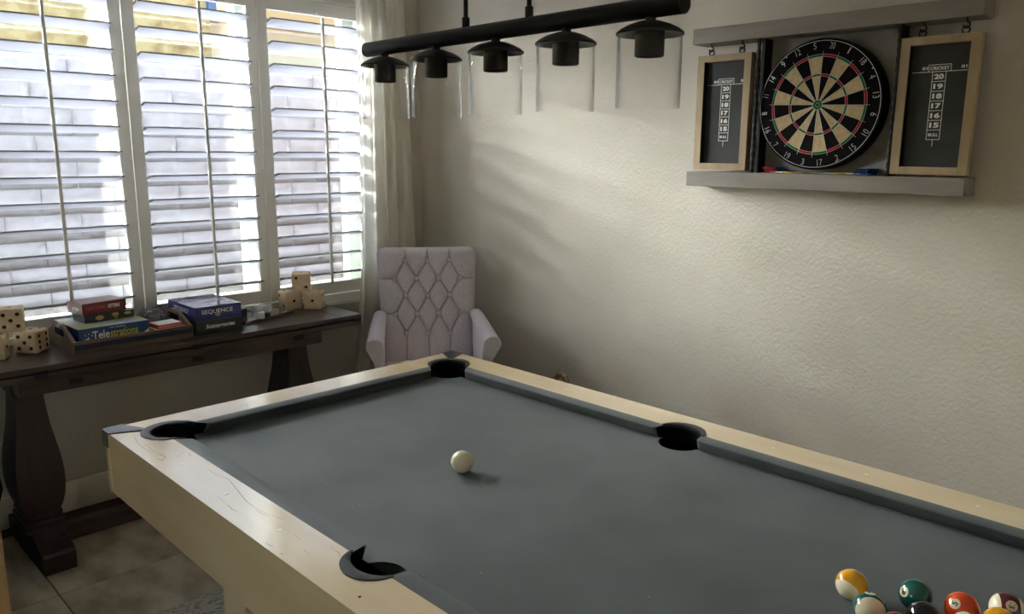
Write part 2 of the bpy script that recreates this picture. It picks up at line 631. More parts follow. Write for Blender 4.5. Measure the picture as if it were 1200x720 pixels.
HX = -16.0
house = thing('neighbour_house', 'tan and pale stucco house beyond the block wall', 'house', (HX, 0, -.06))
edge = cam_point(247, 45, 0, HX)
top = cam_point(247, -14, 0, HX)
part('wall', MB().box(-4, 0, -14, edge.y, 0, top.z), M['stucco'], house, label='rough tan stucco wall')
part('wall', MB().box(-4, -1.0, edge.y, 16, 0, top.z), M['pale_stucco'], house, label='pale stucco wall')
e2 = cam_point(300, 16, 0, HX + .5)
part('fascia', MB().box(-1.0, .5, edge.y + .2, 16, e2.z, top.z + .06), M['fascia'], house)
b = cam_point(246, 8, 0, HX)
part('downspout', MB().box(0, .14, b.y - .09, b.y + .09, b.z - .2, top.z), M['blue'], house)
struct('trim_2', MB().box(-24, WX - .15, -20, 22, -.16, -.06), M['gravel'])

# ------------------------------------------------------------------ curtain
cur = thing('curtain', 'ivory linen curtain panel hanging between shutters and grey chair', 'curtain', (-1.335, .7, 0))
NZ, NU = 40, 150
ctr = {}
z_top, z_bot = 2.50, .02


def cur_edges(z):
    pl = [(2.5, .545, .828), (1.66, .540, .865), (1.08, .523, .886), (.86, .512, .893), (.38, .462, .905), (0, .43, .915)]
    for (za, la, ra), (zb, lb, rb) in zip(pl, pl[1:]):
        if zb <= z <= za:
            f = (za - z) / (za - zb)
            return la + (lb - la) * f, ra + (rb - ra) * f
    return pl[-1][1:]


V, F = [], []
for i in range(NZ + 1):
    z = z_top + (z_bot - z_top) * i / NZ
    l, r = cur_edges(z)
    for k in range(NU + 1):
        f = k / NU
        ph = f * 2 * PI * 5.0
        amp = .016 + .004 * math.sin(3 * f + z)
        x = amp * math.sin(ph + .4 * math.sin(z * 1.3) + .5 * math.sin(f * 9)) + .006 * math.sin(f * 40 + z * 2)
        V.append((x, l + (r - l) * f + .004 * math.sin(ph * 2 + z) - .7, z))
for i in range(NZ):
    for k in range(NU):
        a = i * (NU + 1) + k
        F.append((a, a + 1, a + NU + 2, a + NU + 1))
# translucent cloth
m = M['curtain']
nn, ll = m.node_tree.nodes, m.node_tree.links
tr = nn.new('ShaderNodeBsdfTranslucent')
tr.inputs[0].default_value = rgb(248, 246, 238)
mx = nn.new('ShaderNodeMixShader')
mx.inputs[0].default_value = 0.72
ll.new(nn['Principled BSDF'].outputs[0], mx.inputs[1])
ll.new(tr.outputs[0], mx.inputs[2])
tp = nn.new('ShaderNodeBsdfTransparent')
mx2 = nn.new('ShaderNodeMixShader')
mx2.inputs[0].default_value = 0.2
ll.new(mx.outputs[0], mx2.inputs[1])
ll.new(tp.outputs[0], mx2.inputs[2])
ll.new(mx2.outputs[0], nn['Material Output'].inputs[0])
part('cloth', MB().raw(V, F), M['curtain'], cur, 'all')
rod = thing('curtain_rod', 'black curtain rod above the window', 'curtain rod', (-1.335, -.2, 2.515))
part('rod', MB().tube([(0, -1.9, 0), (0, 1.15, 0)], .012), M['matte_black'], rod, True)
for yy in (-1.8, .35, 1.1):
    part('bracket', MB().box(-.112, .006, yy - .008, yy + .008, -.012, .012), M['matte_black'], rod)

# ------------------------------------------------------------------ pool table
T = 0.76
FL, FW = 1.98, 0.99                          # playing field
CW, RW = .043, .113
OUT = CW + RW
table = thing('pool_table', 'pool table with pale wood rails and slate grey felt', 'pool table', (0, 0, 0))
pc_corner, pc_side = .02, .028
RO_C, RO_S = .078, .070


def mirrored(poly, mx_, my_):
    return [((FL - x) if mx_ else x, (-FW - y) if my_ else y) for x, y in poly]


# long rail (y>0 side): outline
h = math.sqrt(RO_C ** 2 - (CW - pc_corner) ** 2)
a_in = math.atan2(CW - pc_corner, h)          # angle of inner end on the corner circle (centre (-t, t))
poly = []
poly += [(-OUT, OUT), (FL + OUT, OUT)]
# far corner circle centre (FL+t, t): from diagonal (45 deg) to inner end
poly += arc(FL + pc_corner, pc_corner, RO_C, math.radians(45), PI - a_in, 14)
hs = math.sqrt(RO_S ** 2 - (CW - pc_side) ** 2)
as_ = math.atan2(CW - pc_side, hs)
poly += arc(FL / 2, pc_side, RO_S, as_, PI - as_, 24)
poly += arc(-pc_corner, pc_corner, RO_C, a_in, math.radians(135), 14)
for my in (False, True):
    p = mirrored(poly, False, my)
    r_ = part('rail', MB().prism(p, T - .045, T), M['rail'], table)
    for k in (1, 2, 3, 5, 6, 7):
        yy = .0985 if not my else -FW - .0985
        d = part('sight_dot', MB().lathe([(.0055, T - .002), (.0055, T + .0006)], 14, FL * k / 8, yy), M['pearl'], r_)
# end rails
poly = [(-OUT, OUT), (-OUT, -FW - OUT)]
poly += arc(-pc_corner, -FW - pc_corner, RO_C, math.radians(225), math.radians(90) + a_in, 14)
poly += arc(-pc_corner, pc_corner, RO_C, math.radians(270) - a_in, math.radians(135), 14)
for mxx in (False, True):
    p = mirrored(poly, mxx, False)
    r_ = part('rail', MB().prism(p, T - .045, T), M['rail'], table)
    for k in (1, 2, 3):
        part('sight_dot', MB().lathe([(.0055, T - .002), (.0055, T + .0006)], 14, FL + .0985 if mxx else -.0985, -FW * k / 4), M['pearl'], r_)

# aprons
AZ = .575
for y0 in (-FW - OUT + .005, OUT - .027):
    part('apron', MB().box(-OUT + .024, FL + OUT - .024, y0, y0 + .022, AZ, T - .045), M['rail'], table)
for x0 in (-OUT + .002, FL + OUT - .024):
    part('apron', MB().box(x0, x0 + .0215, -FW - OUT + .002, OUT - .002, AZ, T - .045, bev=.0015), M['rail'], table)
mb = MB()
for u, v in ((302, 520), (431.5, 534), (383, 567), (437, 583.6), (421.6, 592.5), (413.6, 595), (491, 571.5), (489, 588), (496, 674), (563.8, 671.7), (657, 528), (700, 543), (760, 700), (690, 610)):
    p = cam_point(u, v, 2, .7258)
    mb.lathe([(.0002, -.0008), (.0014, 0), (.0002, .0010)], 6, p.x, p.y, p.z)
part('lint', mb, M['ink_white_soft'], table, kind='stuff')
mb = MB()
mb.box(-.09, FL + .09, -FW - .09, .09, AZ + .02, AZ + .05)
part('underframe', mb, M['matte_black'], table)
for lx in (.466, 1.40):
    for ly in (-FW - .11, -.005):
        part('leg', MB().box(lx, lx + .115, ly, ly + .115, .010, AZ + .02, bev=.003), M['rail'], table)

# bed cloth with pocket mouths
BED = .725
bx0, bx1, by0, by1 = -pc_corner, FL + pc_corner, -FW - pc_corner, pc_corner
RB = .068
bed = []
bed += arc(bx0, by0, RB, PI / 2, 0, 12)
bed += arc(FL / 2, -FW - pc_side, .061, PI - math.asin((pc_side - pc_corner) / .061), math.asin((pc_side - pc_corner) / .061), 20)
bed += arc(bx1, by0, RB, PI, PI / 2, 12)
bed += arc(bx1, by1, RB, -PI / 2, -PI, 12)
bed += arc(FL / 2, pc_side, .061, -math.asin((pc_side - pc_corner) / .061), -PI + math.asin((pc_side - pc_corner) / .061), 20)
bed += arc(bx0, by1, RB, 0, -PI / 2, 12)
part('playing_surface', MB().prism(bed, BED - .03, BED), M['felt'], table)


# cushions: profile in (w = distance behind the nose, z)
CP = [(.000, T - .0035), (.0008, T - .0012), (.0035, T + .0004), (CW, T), (CW, BED), (.026, BED + .0005), (.0175, BED + .0015), (.009, BED + .012), (.003, BED + .024)]


def cushion(L0, L1, s0, s1, place):
    """from L0 to L1 along the rail; the facings lean by s0 / s1 towards the pocket behind the nose"""
    mb = MB()
    rings = []
    RN = .014
    stations = []
    for k in range(6):
        a = k / 5 * PI / 2
        stations.append((L0 + RN * (1 - math.sin(a)) * 1.0, RN * (1 - math.cos(PI / 2 - a)) if False else RN * (1 - math.sin(a)) * .0 + RN * (math.cos(a)) * .55, s0, L0))
    stations = [(L0 + RN * (1 - math.cos(k / 5 * PI / 2)), RN * .6 * (1 - math.sin(k / 5 * PI / 2)), 0) for k in range(6)]
    stations += [(L1 - RN * (1 - math.cos((5 - k) / 5 * PI / 2)), RN * .6 * (1 - math.sin((5 - k) / 5 * PI / 2)), 1) for k in range(6)]
    for x, inset, end in stations:
        ring = []
        for w_, z in CP:
            ww_ = w_ if w_ > CW - .001 else w_ + inset * (1 - w_ / CW)
            slope = s0 if end == 0 else s1
            fade = max(0, 1 - (abs(x - (L0 if end == 0 else L1)) / .02))
            ring.append(place(x + slope * (w_ / CW) * 1.0, ww_, z))
        rings.append(ring)
    mb.loft(rings)
    for f in mb.bm.faces:
        if len(f.verts) > 4:
            f.material_index = 1  # facing ends coloured black, shade at the pocket put into the colour
    return mb


NC, NS, BC, BS = .086, .0685, .056, .062
for my in (False, True):
    pl = (lambda x, w_, z: (x, w_, z)) if not my else (lambda x, w_, z: (x, -FW - w_, z))
    part('cushion', cushion(NC, FL / 2 - NS, -(NC - BC), NS - BS, pl), [M['felt'], M['void']], table, True)
    part('cushion', cushion(FL / 2 + NS, FL - NC, -(NS - BS), NC - BC, pl), [M['felt'], M['void']], table, True)
for mxx in (False, True):
    pl = (lambda x, w_, z: (-w_, -x, z)) if not mxx else (lambda x, w_, z: (FL + w_, -x, z))
    part('cushion', cushion(NC - .006, FW - NC + .006, -(NC - BC), NC - BC, pl), [M['felt'], M['void']], table, True)


# pockets: rim crescent and dark liner
def pocket(cx, cy, ro, ang, half, rin, shift):
    """ang: direction away from the field; half: half opening of the rim arc"""
    d = (math.cos(ang), math.sin(ang))
    N = 28
    outer, inner = [], []
    for i in range(N + 1):
        f = -1 + 2 * i / N
        a = ang + half * f
        outer.append((cx + (ro + .001) * math.cos(a), cy + (ro + .001) * math.sin(a)))
        th = (.0205 * (1 - abs(f) ** 2.2) + .0045)
        inner.append((cx + (ro - th) * math.cos(a), cy + (ro - th) * math.sin(a)))
    mb = MB()
    rings = []
    for (ox, oy), (qx, qy) in zip(outer, inner):
        mx_, my_ = ox * .3 + qx * .7, oy * .3 + qy * .7
        rings.append([(ox, oy, T - .001), (ox, oy, T + .0025), (mx_, my_, T + .0035), (qx, qy, T + .0015), (qx, qy, T - .012)])
    mb.loft(rings, cap=True)
    p_ = part('pocket', mb, M['black_plastic'], table, True)
    # liner: cup below
    mb = MB()
    wallr = [(x, y) for x, y in inner]
    V_, F_ = [], []
    for x, y in wallr:
        V_ += [(x, y, T - .006), (x, y, BED - .10)]
    for i in range(len(wallr) - 1):
        F_.append((2 * i, 2 * i + 1, 2 * i + 3, 2 * i + 2))
    mb.raw(V_, F_)
    mb.lathe([(rin + .012, BED - .004), (rin + .008, BED - .06), (rin * .7, BED - .11), (.002, BED - .12)], 28, cx + d[0] * shift, cy + d[1] * shift, cap=False)
    part('liner', mb, M['void'], p_, 'all')
    return p_


for mxx in (False, True):
    for my in (False, True):
        cx = -pc_corner if not mxx else FL + pc_corner
        cy = pc_corner if not my else -FW - pc_corner
        ang = math.atan2(-1 if my else 1, 1 if mxx else -1)
        pocket(cx, cy, RO_C, ang, math.radians(135) - a_in + .10, .056, .004)
for my in (False, True):
    cy = pc_side if not my else -FW - pc_side
    pocket(FL / 2, cy, RO_S, PI / 2 if not my else -PI / 2, PI / 2 - as_ + .06, .050, -.002)

# metal corner straps
for mxx in (False, True):
    for my in (False, True):
        sx_, sy_ = (1 if mxx else -1), (-1 if my else 1)
        X0 = FL if mxx else 0
        Y0 = -FW if my else 0

        def Q(a, b):
            return (X0 + sx_ * a, Y0 + sy_ * b)
        o2 = OUT + .003
        cp = [Q(o2 - .012, o2), Q(o2 - .004, o2 - .004), Q(o2, o2 - .012), Q(o2, o2 - .055), Q(.078, .068), Q(.068, .078), Q(o2 - .055, o2)]
        mb = MB().prism(cp, T - .001, T + .003)
        x1, x2 = sorted((Q(o2, 0)[0], Q(o2 - .036, 0)[0]))
        y1, y2 = sorted((Q(0, o2)[1], Q(0, OUT - .003)[1]))
        mb.box(x1, x2, y1, y2, T - .045, T + .002)
        x1, x2 = sorted((Q(o2, 0)[0], Q(OUT - .003, 0)[0]))
        y1, y2 = sorted((Q(0, o2)[1], Q(0, o2 - .045)[1]))
        mb.box(x1, x2, y1, y2, T - .045, T + .002)
        part('corner_cap', mb, M['cap'], table)

# worn scratches on the near rail
mb = MB()
rs = random.Random(3)


def scratch(u0, v0, pts, wd):
    P = [cam_point(u, v, 2, T + .0004) for u, v in pts]
    Vv, Ff = [], []
    for i, p in enumerate(P):
        d = (P[min(i + 1, len(P) - 1)] - P[max(i - 1, 0)]).normalized()
        nrm = Vector((-d.y, d.x, 0)) * wd * (.4 + .6 * math.sin(PI * (i + .5) / len(P))) * (.6 + .8 * rs.random())
        Vv += [p + nrm, p - nrm]
    for i in range(len(P) - 1):
        Ff.append((2 * i, 2 * i + 1, 2 * i + 3, 2 * i + 2))
    mb.raw(Vv, Ff)


for pts, wd in (([(242, 549), (252, 556), (268, 562), (277, 573), (288, 587), (297, 594), (312, 602), (331, 609)], .0011),
                ([(255, 582), (263, 589)], .0008), ([(267, 592), (272, 597), (278, 600)], .0009), ([(299, 597), (308, 603), (316, 606)], .0007),
                ([(156, 510), (161, 519), (168, 525), (178, 531)], .0007), ([(171, 521), (180, 529), (192, 534)], .0007),
                ([(184, 535), (188, 533), (194, 536), (190, 540), (184, 538)], .0022), ([(206, 536), (215, 531)], .001), ([(221, 531), (224, 535)], .0008),
                ([(311, 637), (320, 641)], .0009), ([(327, 649), (332, 650)], .001), ([(356, 645), (363, 651)], .0006), ([(387, 639), (391, 645), (396, 647), (399, 653)], .0007),
                ([(213, 560), (222, 559)], .0007), ([(240, 538), (246, 546)], .0006), ([(345, 627), (352, 633)], .0006)):
    scratch(0, 0, pts, wd)
part('scratches', mb, M['scratch'], table, kind='stuff')
mb = MB().lathe([(.003, T - .001), (.003, T + .0005)], 10, *cam_point(421.5, 700, 2, T)[:2])
part('screw_hole', mb, M['pip'], table)

# ------------------------------------------------------------------ balls
IVORY = mat('ivory_resin', rgb(226, 214, 182), 0.08, spec=0.5, coat=0.4, crough=0.02)
BALL = {'yellow': rgb(228, 160, 24), 'green': rgb(8, 84, 74), 'black': rgb(14, 14, 16), 'orange': rgb(214, 70, 22), 'maroon': rgb(88, 28, 34), 'red': rgb(160, 24, 32)}
NUMBLACK = mat('number_ink', rgb(20, 20, 20), 0.2)


def ball_mat(name, col, striped):
    m = mat(name, col, 0.06, spec=0.6, coat=0.5, crough=0.02)
    if striped:
        n_, l_ = m.node_tree.nodes, m.node_tree.links
        tc = n_.new('ShaderNodeTexCoord')
        sp = n_.new('ShaderNodeSeparateXYZ')
        ab = n_.new('ShaderNodeMath')
        ab.operation = 'ABSOLUTE'
        gt = n_.new('ShaderNodeMath')
        gt.operation = 'GREATER_THAN'
        gt.inputs[1].default_value = .0285 * .52
        mixc = n_.new('ShaderNodeMix')
        mixc.data_type = 'RGBA'
        mixc.inputs[6].default_value = col
        mixc.inputs[7].default_value = rgb(226, 214, 182)
        l_.new(tc.outputs['Object'], sp.inputs[0])
        l_.new(sp.outputs[2], ab.inputs[0])
        l_.new(ab.outputs[0], gt.inputs[0])
        l_.new(gt.outputs[0], mixc.inputs[0])
        l_.new(mixc.outputs[2], n_['Principled BSDF'].inputs['Base Color'])
    return m


def ball(u, v, R_, label, col=None, striped=False, axis=None, spot=None, spin=0.0, number=None):
    """(u, v): where the centre is seen; axis / spot: (a, b) offsets on the visible disc, towards the viewer"""
    c = cam_point(u, v, 2, BED + R_)
    view = (CAM - c).normalized()
    right = Vector((0, 0, 1)).cross(view).normalized()
    up = view.cross(right)

    def dirn(ab):
        a, b = ab[:2]
        f = math.sqrt(max(0, 1 - a * a - b * b)) * (ab[2] if len(ab) > 2 else 1)
        return (right * a + up * b + view * f).normalized()
    bm = bmesh.new()
    bmesh.ops.create_uvsphere(bm, u_segments=40, v_segments=24, radius=R_)
    mb = MB()
    mb.add(bm)
    mt = IVORY if col is None else ball_mat('ball_' + label.split()[0], BALL[col], striped)
    o = link('billiard_ball' if col else 'cue_ball', mb.mesh('ball', mt, 'all'))
    o.location = c
    tag(o, label, 'ball', 'numbered balls bunched on the felt' if col else None)
    z = dirn(axis) if axis else up
    x = dirn(spot) if spot else right
    if axis and spot:
        x = (x - z * x.dot(z)).normalized()
    else:
        if spot:
            z = (z - x * z.dot(x)).normalized()
        else:
            x = (x - z * x.dot(z)).normalized()
    y = z.cross(x)
    o.rotation_mode = 'QUATERNION'
    o.rotation_quaternion = Matrix((x, y, z)).transposed().to_quaternion()
    if number:
        for side in (1, -1):
            bm = bmesh.new()
            bmesh.ops.create_circle(bm, cap_ends=False, segments=28, radius=.0088)
            mb = MB()
            rings = []
            for rr in (.0001, .004, .0080, .0097):
                ring = []
                for k in range(28):
                    a = 2 * PI * k / 28
                    p = Vector((side * R_, rr * math.cos(a), rr * math.sin(a))).normalized() * (R_ + .00012)
                    ring.append(p)
                rings.append(ring)
            mb.loft(rings, cap=False)
            bm.free()
            part('number_spot', mb, IVORY, o, 'all')
            V_, F_ = glyphs(number, offset=.02)
            hh = max(q[1] for q in V_) * 2
            sc = .0106 / hh
            if len(number) > 1:
                sc *= .85
            mb = MB()
            cs, sn = math.cos(spin), math.sin(spin)
            mb.raw([Vector((side * R_, side * (cs * a * sc - sn * b * sc), sn * a * sc + cs * b * sc)).normalized() * (R_ + .0003) for a, b in V_], F_)
            part('numeral', mb, NUMBLACK, o)
    return o


RB_ = .0286
ball(541.5, 541.5, .0294, 'ivory cue ball alone on the felt mid table')
ball(998, 685.5, RB_, 'yellow and ivory striped ball nearest the cue ball', 'yellow', True, axis=(-.42, -.74), spot=(.87, -.49), number='9')
ball(1019, 714, RB_, 'green and ivory striped ball in front of the yellow striped one', 'green', True, axis=(.12, -.26), spot=(-.05, .97), number='14')
ball(1072.5, 697.5, RB_, 'solid green ball with its number six facing left', 'green', spot=(-.66, .02), spin=.35, number='6')
ball(1083, 725, RB_, 'solid black ball between the green and orange balls', 'black', spot=(.4, -.8), number='8')
ball(1127, 713.5, RB_, 'solid orange ball with its number five on its side', 'orange', spot=(-.40, .18), spin=1.35, number='5')
ball(1180, 714, RB_, 'maroon striped ball with number fifteen at the right edge', 'maroon', True, axis=(.95, .15, -1), spot=(.32, .26), spin=-.35, number='15')
ball(1171.5, 732.5, RB_, 'solid yellow ball below the maroon striped ball', 'yellow', spot=(.3, -.8), number='1')
ball(1134, 738, RB_, 'red and ivory striped ball in front of the orange ball', 'red', True, axis=(-.72, .25), spot=(.4, -.6, -1), number='11')
ball(1050, 738, RB_, 'solid red ball peeking over the bottom edge', 'red', spot=(.3, -.7), number='3')

# ------------------------------------------------------------------ pendant light
PY, PZ = -.495, 1.817
pend = thing('linear_pendant', 'long black pendant lamp with five clear glass shades over the table', 'pendant lamp', (.769, PY, PZ))
mb = MB().lathe([(.0165, -.5205), (.0195, -.5175), (.0195, .5175), (.0165, .5205)], 24, axis='x')
part('bar', mb, M['matte_black'], pend, True)
for rx in (.668 - .769, .8806 - .769):
    p_ = part('rod', MB().lathe([(.0056, .015), (.0056, CEIL - PZ - .02)], 12, rx, 0), M['matte_black'], pend, True)
    part('collar', MB().lathe([(.0095, .014), (.0095, .040), (.007, .042)], 14, rx, 0), M['matte_black'], p_, True)
part('canopy', MB().box(-.17, .17, -.06, .06, CEIL - PZ - .025, CEIL - PZ, bev=.004), M['matte_black'], pend)
for k in range(5):
    px_ = (.335 + .2188 * k) - .769
    z0 = -.0195
    part('neck', MB().lathe([(.0105, z0 + .004), (.0105, z0 - .012)], 16, px_, 0), M['matte_black'], pend, True)
    mb = MB().lathe([(.004, -.024), (.022, -.0255), (.042, -.032), (.058, -.040), (.0662, -.0465), (.0662, -.0505), (.062, -.0505), (.04, -.045), (.012, -.042)], 40, px_, 0, cap=True)
    s_ = part('shade_cap', mb, M['matte_black'], pend, True)
    mb = MB().lathe([(.029, -.040), (.029, -.0895), (.027, -.0915), (.0245, -.0915), (.0245, -.050), (.004, -.050)], 32, px_, 0)
    part('socket_cup', mb, M['matte_black'], s_, True)
    mb = MB().lathe([(.0635, -.048), (.0635, -.1895), (.0622, -.1900), (.0610, -.1895), (.0610, -.048)], 48, px_, 0, cap=False)
    part('glass_shade', mb, M['shade_glass'], pend, 'all')

# ------------------------------------------------------------------ dartboard cabinet
SY0 = .922
cab = thing('dartboard_cabinet', 'grey wooden dartboard surround with two shelves on the wall', 'wall shelf', (.89, WY, 1.468))
ox, oz = .89, 1.468


def cabx(x0, x1, y0, y1, z0, z1, bev=.002):
    return MB().box(x0 - ox, x1 - ox, y0 - WY, y1 - WY, z0 - oz, z1 - oz, bev=bev)


part('shelf', cabx(.390, 1.398, SY0, WY, 1.9505, 2.0075), M['grey_wood'], cab)
part('shelf', cabx(.390, 1.398, SY0, WY, 1.411, 1.468), M['grey_wood'], cab)
part('back_panel', cabx(.668, 1.162, WY - .02, WY, 1.468, 1.9505, 0), M['grey_panel'], cab)


def twisted(x):
    mb = MB()
    N = 90
    rings = []
    for i in range(N + 1):
        z = 1.468 + (1.9505 - 1.468) * i / N
        a0 = i * .55
        rings.append([(x - ox + (.0062 + .0012 * math.cos(2 * a - 2 * a0)) * math.cos(a), .934 - WY + (.0062 + .0012 * math.cos(2 * a - 2 * a0)) * math.sin(a), z - oz) for a in [2 * PI * k / 10 for k in range(10)]])
    mb.loft(rings)
    return mb


part('twisted_rod', twisted(.6655), M['iron'], cab, 'all')
part('twisted_rod', twisted(1.159), M['iron'], cab, 'all')
for nm, xx in (('upright', .672), ('upright', 1.152)):
    part(nm, cabx(xx - .006, xx + .006, .955, WY - .02, 1.468, 1.9505, 0), M['iron'], cab)
for xx in (.4665, .597, 1.2265, 1.350):
    pts = [(xx - ox, .934 - WY, 1.9525 - oz), (xx - ox, .934 - WY, 1.938 - oz)]
    for k in range(11):
        a = PI / 2 - k / 10 * 1.5 * PI
        pts.append((xx - ox - .0 + .0095 * math.cos(a) - .0, .934 - WY, 1.9285 - oz + .0095 * math.sin(a)))
    part('hook', MB().tube(pts, .0026, 8), M['iron'], cab, 'all')

# chalkboards
rowsz = [(1.797 - .03006 * i, 1.797 - .03006 * (i + 1)) for i in range(7)]


def chalkboard(x0, x1, z0, z1, hooks, label):
    t = thing('chalkboard', label, 'chalkboard', ((x0 + x1) / 2, .94, z0), 0, 'scoreboards hanging beside the dartboard')
    cx = (x0 + x1) / 2
    hw = (x1 - x0) / 2
    H_ = z1 - z0
    fw, fd = .0285, .030
    for a, b in ((-hw, -hw + fw), (hw - fw, hw)):
        part('stile', MB().box(a, b, -.010, -.010 + fd, 0, H_, bev=.0012), M['oak'], t)
    part('rail', MB().box(-hw + fw, hw - fw, -.010, -.010 + fd, 0, .0245, bev=.0012), M['oak'], t)
    part('rail', MB().box(-hw + fw, hw - fw, -.010, -.010 + fd, H_ - .0245, H_, bev=.0012), M['oak'], t)
    part('panel', MB().box(-hw + .002, hw - .002, .017, .026, .003, H_ - .003), M['chalk'], t)
    mb = MB()
    for a, b in ((-hw + fw, -hw + fw + .0012), (hw - fw - .0012, hw - fw)):
        mb.box(a, b, -.0085, .017, .0245, H_ - .0245)
    part('liner', mb, M['matte_black'], t)
    for hx in hooks:
        pts = [(hx - cx + .0105 * math.cos(a), -.006, H_ + .0095 + .0105 * math.sin(a)) for a in [2 * PI * k / 18 for k in range(18)]]
        part('ring', MB().tube(pts, .0026, 8, closed=True), M['iron'], t, 'all')
    # printed score grid
    mb = MB()
    ty = .0166
    X, Y = (1, 0, 0), (0, 0, 1)
    bxo = -.0015

    def bar(xa, xb, za, zb):
        mb.raw([(xa + bxo, ty, za - z0), (xb + bxo, ty, za - z0), (xb + bxo, ty, zb - z0), (xa + bxo, ty, zb - z0)], [(0, 1, 2, 3)])
    lw = .0018
    for xa, xb in ((-.0805, .0805),):
        bar(xa, xb, 1.7962, 1.7982)
    for za in (1.8175,):
        bar(-.0335, .0335, za, za + lw)
    bar(-.0335, -.0335 + lw, 1.7972, 1.8185)
    bar(.0335 - lw, .0335, 1.7972, 1.8185)
    for za, zb in rowsz:
        bar(-.0206, .0206, zb - lw / 2, zb + lw / 2)
    bar(-.0206, -.0206 + lw, rowsz[-1][1], 1.797)
    bar(.0206 - lw, .0206, rowsz[-1][1], 1.797)
    bar(-.0009, .0009, 1.5655, rowsz[-1][1])
    for (za, zb), s in zip(rowsz, ('20', '19', '18', '17', '16', '15', 'BULL')):
        if s == 'BULL':
            put_text(mb, s, (bxo, ty, (za + zb) / 2 - z0), X, Y, height=.0095, width=.030, offset=.03)
        else:
            put_text(mb, s, (bxo, ty, (za + zb) / 2 - z0), X, Y, height=.0165, width=.0285, offset=.045)
    put_text(mb, 'CRICKET', (bxo, ty, 1.8078 - z0), X, Y, height=.0105, width=.057, offset=.025)
    put_text(mb, '01', (bxo - .0445, ty, 1.8088 - z0), X, Y, height=.0098, width=.0165, offset=.035)
    put_text(mb, '01', (bxo + .0700, ty, 1.8088 - z0), X, Y, height=.0098, width=.0165, offset=.035)
    part('score_print', mb, M['ink_white'], t)


chalkboard(.413, .6395, 1.4765, 1.9065, (.4695, .5975), 'smaller looking framed chalkboard hanging left of the dartboard')
chalkboard(1.1655, 1.3975, 1.4755, 1.9045, (1.226, 1.3500), 'framed chalkboard scorer hanging right of the dartboard')

# dartboard
DBC = Vector((.8935, .9525, 1.7085))
db = thing('dartboard', 'round black and cream dartboard with red and green rings', 'dartboard', (DBC.x, DBC.y, DBC.z))
part('body', MB().lathe([(.2255, .006), (.2255, .040), (.222, .044)] if False else [(.218, .0), (.2235, .002), (.2255, .006), (.2255, .052), (.2235, .055)], 96, axis='y'), M['sisal_black'], db, True)
ROT = math.radians(11.0)
seq = [20, 1, 18, 4, 13, 6, 10, 15, 2, 17, 3, 19, 7, 16, 8, 11, 14, 9, 12, 5]
RR = dict(b1=.0066, b2=.0166, t1=.0975, t2=.1055, d1=.1625, d2=.1715)


def ringseg(mb, r0, r1, a0, a1, y, n=5):
    for i in range(n):
        A, B = a0 + (a1 - a0) * i / n, a0 + (a1 - a0) * (i + 1) / n
        mb.raw([(r0 * math.sin(A), y, r0 * math.cos(A)), (r1 * math.sin(A), y, r1 * math.cos(A)), (r1 * math.sin(B), y, r1 * math.cos(B)), (r0 * math.sin(B), y, r0 * math.cos(B))], [(0, 1, 2, 3)])


def segpiece(name, r0, r1, a0, a1, mt):
    mb = MB()
    y0, y1 = -.0008, .001
    N = 5
    ang = [a0 + (a1 - a0) * i / N for i in range(N + 1)]
    outline = [(r1 * math.sin(a), r1 * math.cos(a)) for a in ang] + [(r0 * math.sin(a), r0 * math.cos(a)) for a in reversed(ang)]
    mb.prism(outline, y0, y1, 'y')
    part(name, mb, mt, db)


for i in range(20):
    a0, a1 = ROT + math.radians(18 * i - 9), ROT + math.radians(18 * i + 9)
    dark = i % 2 == 0
    segpiece('segment', RR['b2'], RR['t1'], a0, a1, M['sisal_black'] if dark else M['sisal_cream'])
    segpiece('segment', RR['t2'], RR['d1'], a0, a1, M['sisal_black'] if dark else M['sisal_cream'])
    segpiece('ring_segment', RR['t1'], RR['t2'], a0, a1, M['sisal_red'] if dark else M['sisal_green'])
    segpiece('ring_segment', RR['d1'], RR['d2'], a0, a1, M['sisal_red'] if dark else M['sisal_green'])
mb = MB().lathe([(RR['b2'], .001), (RR['b2'], -.001), (RR['b1'], -.001), (RR['b1'], .001)], 32, axis='y', cap=False)
part('outer_bull', mb, M['sisal_green'], db)
part('bull', MB().lathe([(RR['b1'], .001), (RR['b1'], -.0012)], 24, axis='y'), mat('bull_dark', rgb(66, 30, 28), .8), db)
mb = MB()
for r in (RR['b1'], RR['b2'], RR['t1'], RR['t2'], RR['d1'], RR['d2']):
    mb.tube([(r * math.sin(2 * PI * k / 64), -.0014, r * math.cos(2 * PI * k / 64)) for k in range(64)], .00055, 5, closed=True)
for i in range(20):
    a = ROT + math.radians(18 * i + 9)
    mb.tube([(r * math.sin(a), -.0014, r * math.cos(a)) for r in (RR['b2'], .182)], .0006, 5)
part('spider', mb, M['wire'], db)
part('number_ring', MB().tube([(.2163 * math.sin(2 * PI * k / 96), -.003, .2163 * math.cos(2 * PI * k / 96)) for k in range(96)], .0011, 6, closed=True), M['wire'], db, 'all')
for i, s in enumerate(seq):
    th = ROT + math.radians(18 * i)
    c_ = Vector((.2005 * math.sin(th), -.003, .2005 * math.cos(th)))
    deg = (math.degrees(th) + 180) % 360 - 180
    up = Vector((math.sin(th), 0, math.cos(th)))
    if abs(deg) > 112:
        up = -up
    X = Vector((up.z, 0, -up.x))
    mb = MB()
    put_text(mb, str(s), c_, X, up, height=.0215, width=(.0185 if s > 9 else .0105) if s not in (1, 11) else (.004 if s == 1 else .011), offset=-.012)
    part('numeral', mb, M['wire'], db)
for dg_ in (-37, 58, 157, -128):
    a = math.radians(dg_)
    part('clip', MB().lathe([(.0022, -.003), (.0022, .001)], 10, .212 * math.sin(a), 0, .212 * math.cos(a), axis='y'), M['wire'], db)

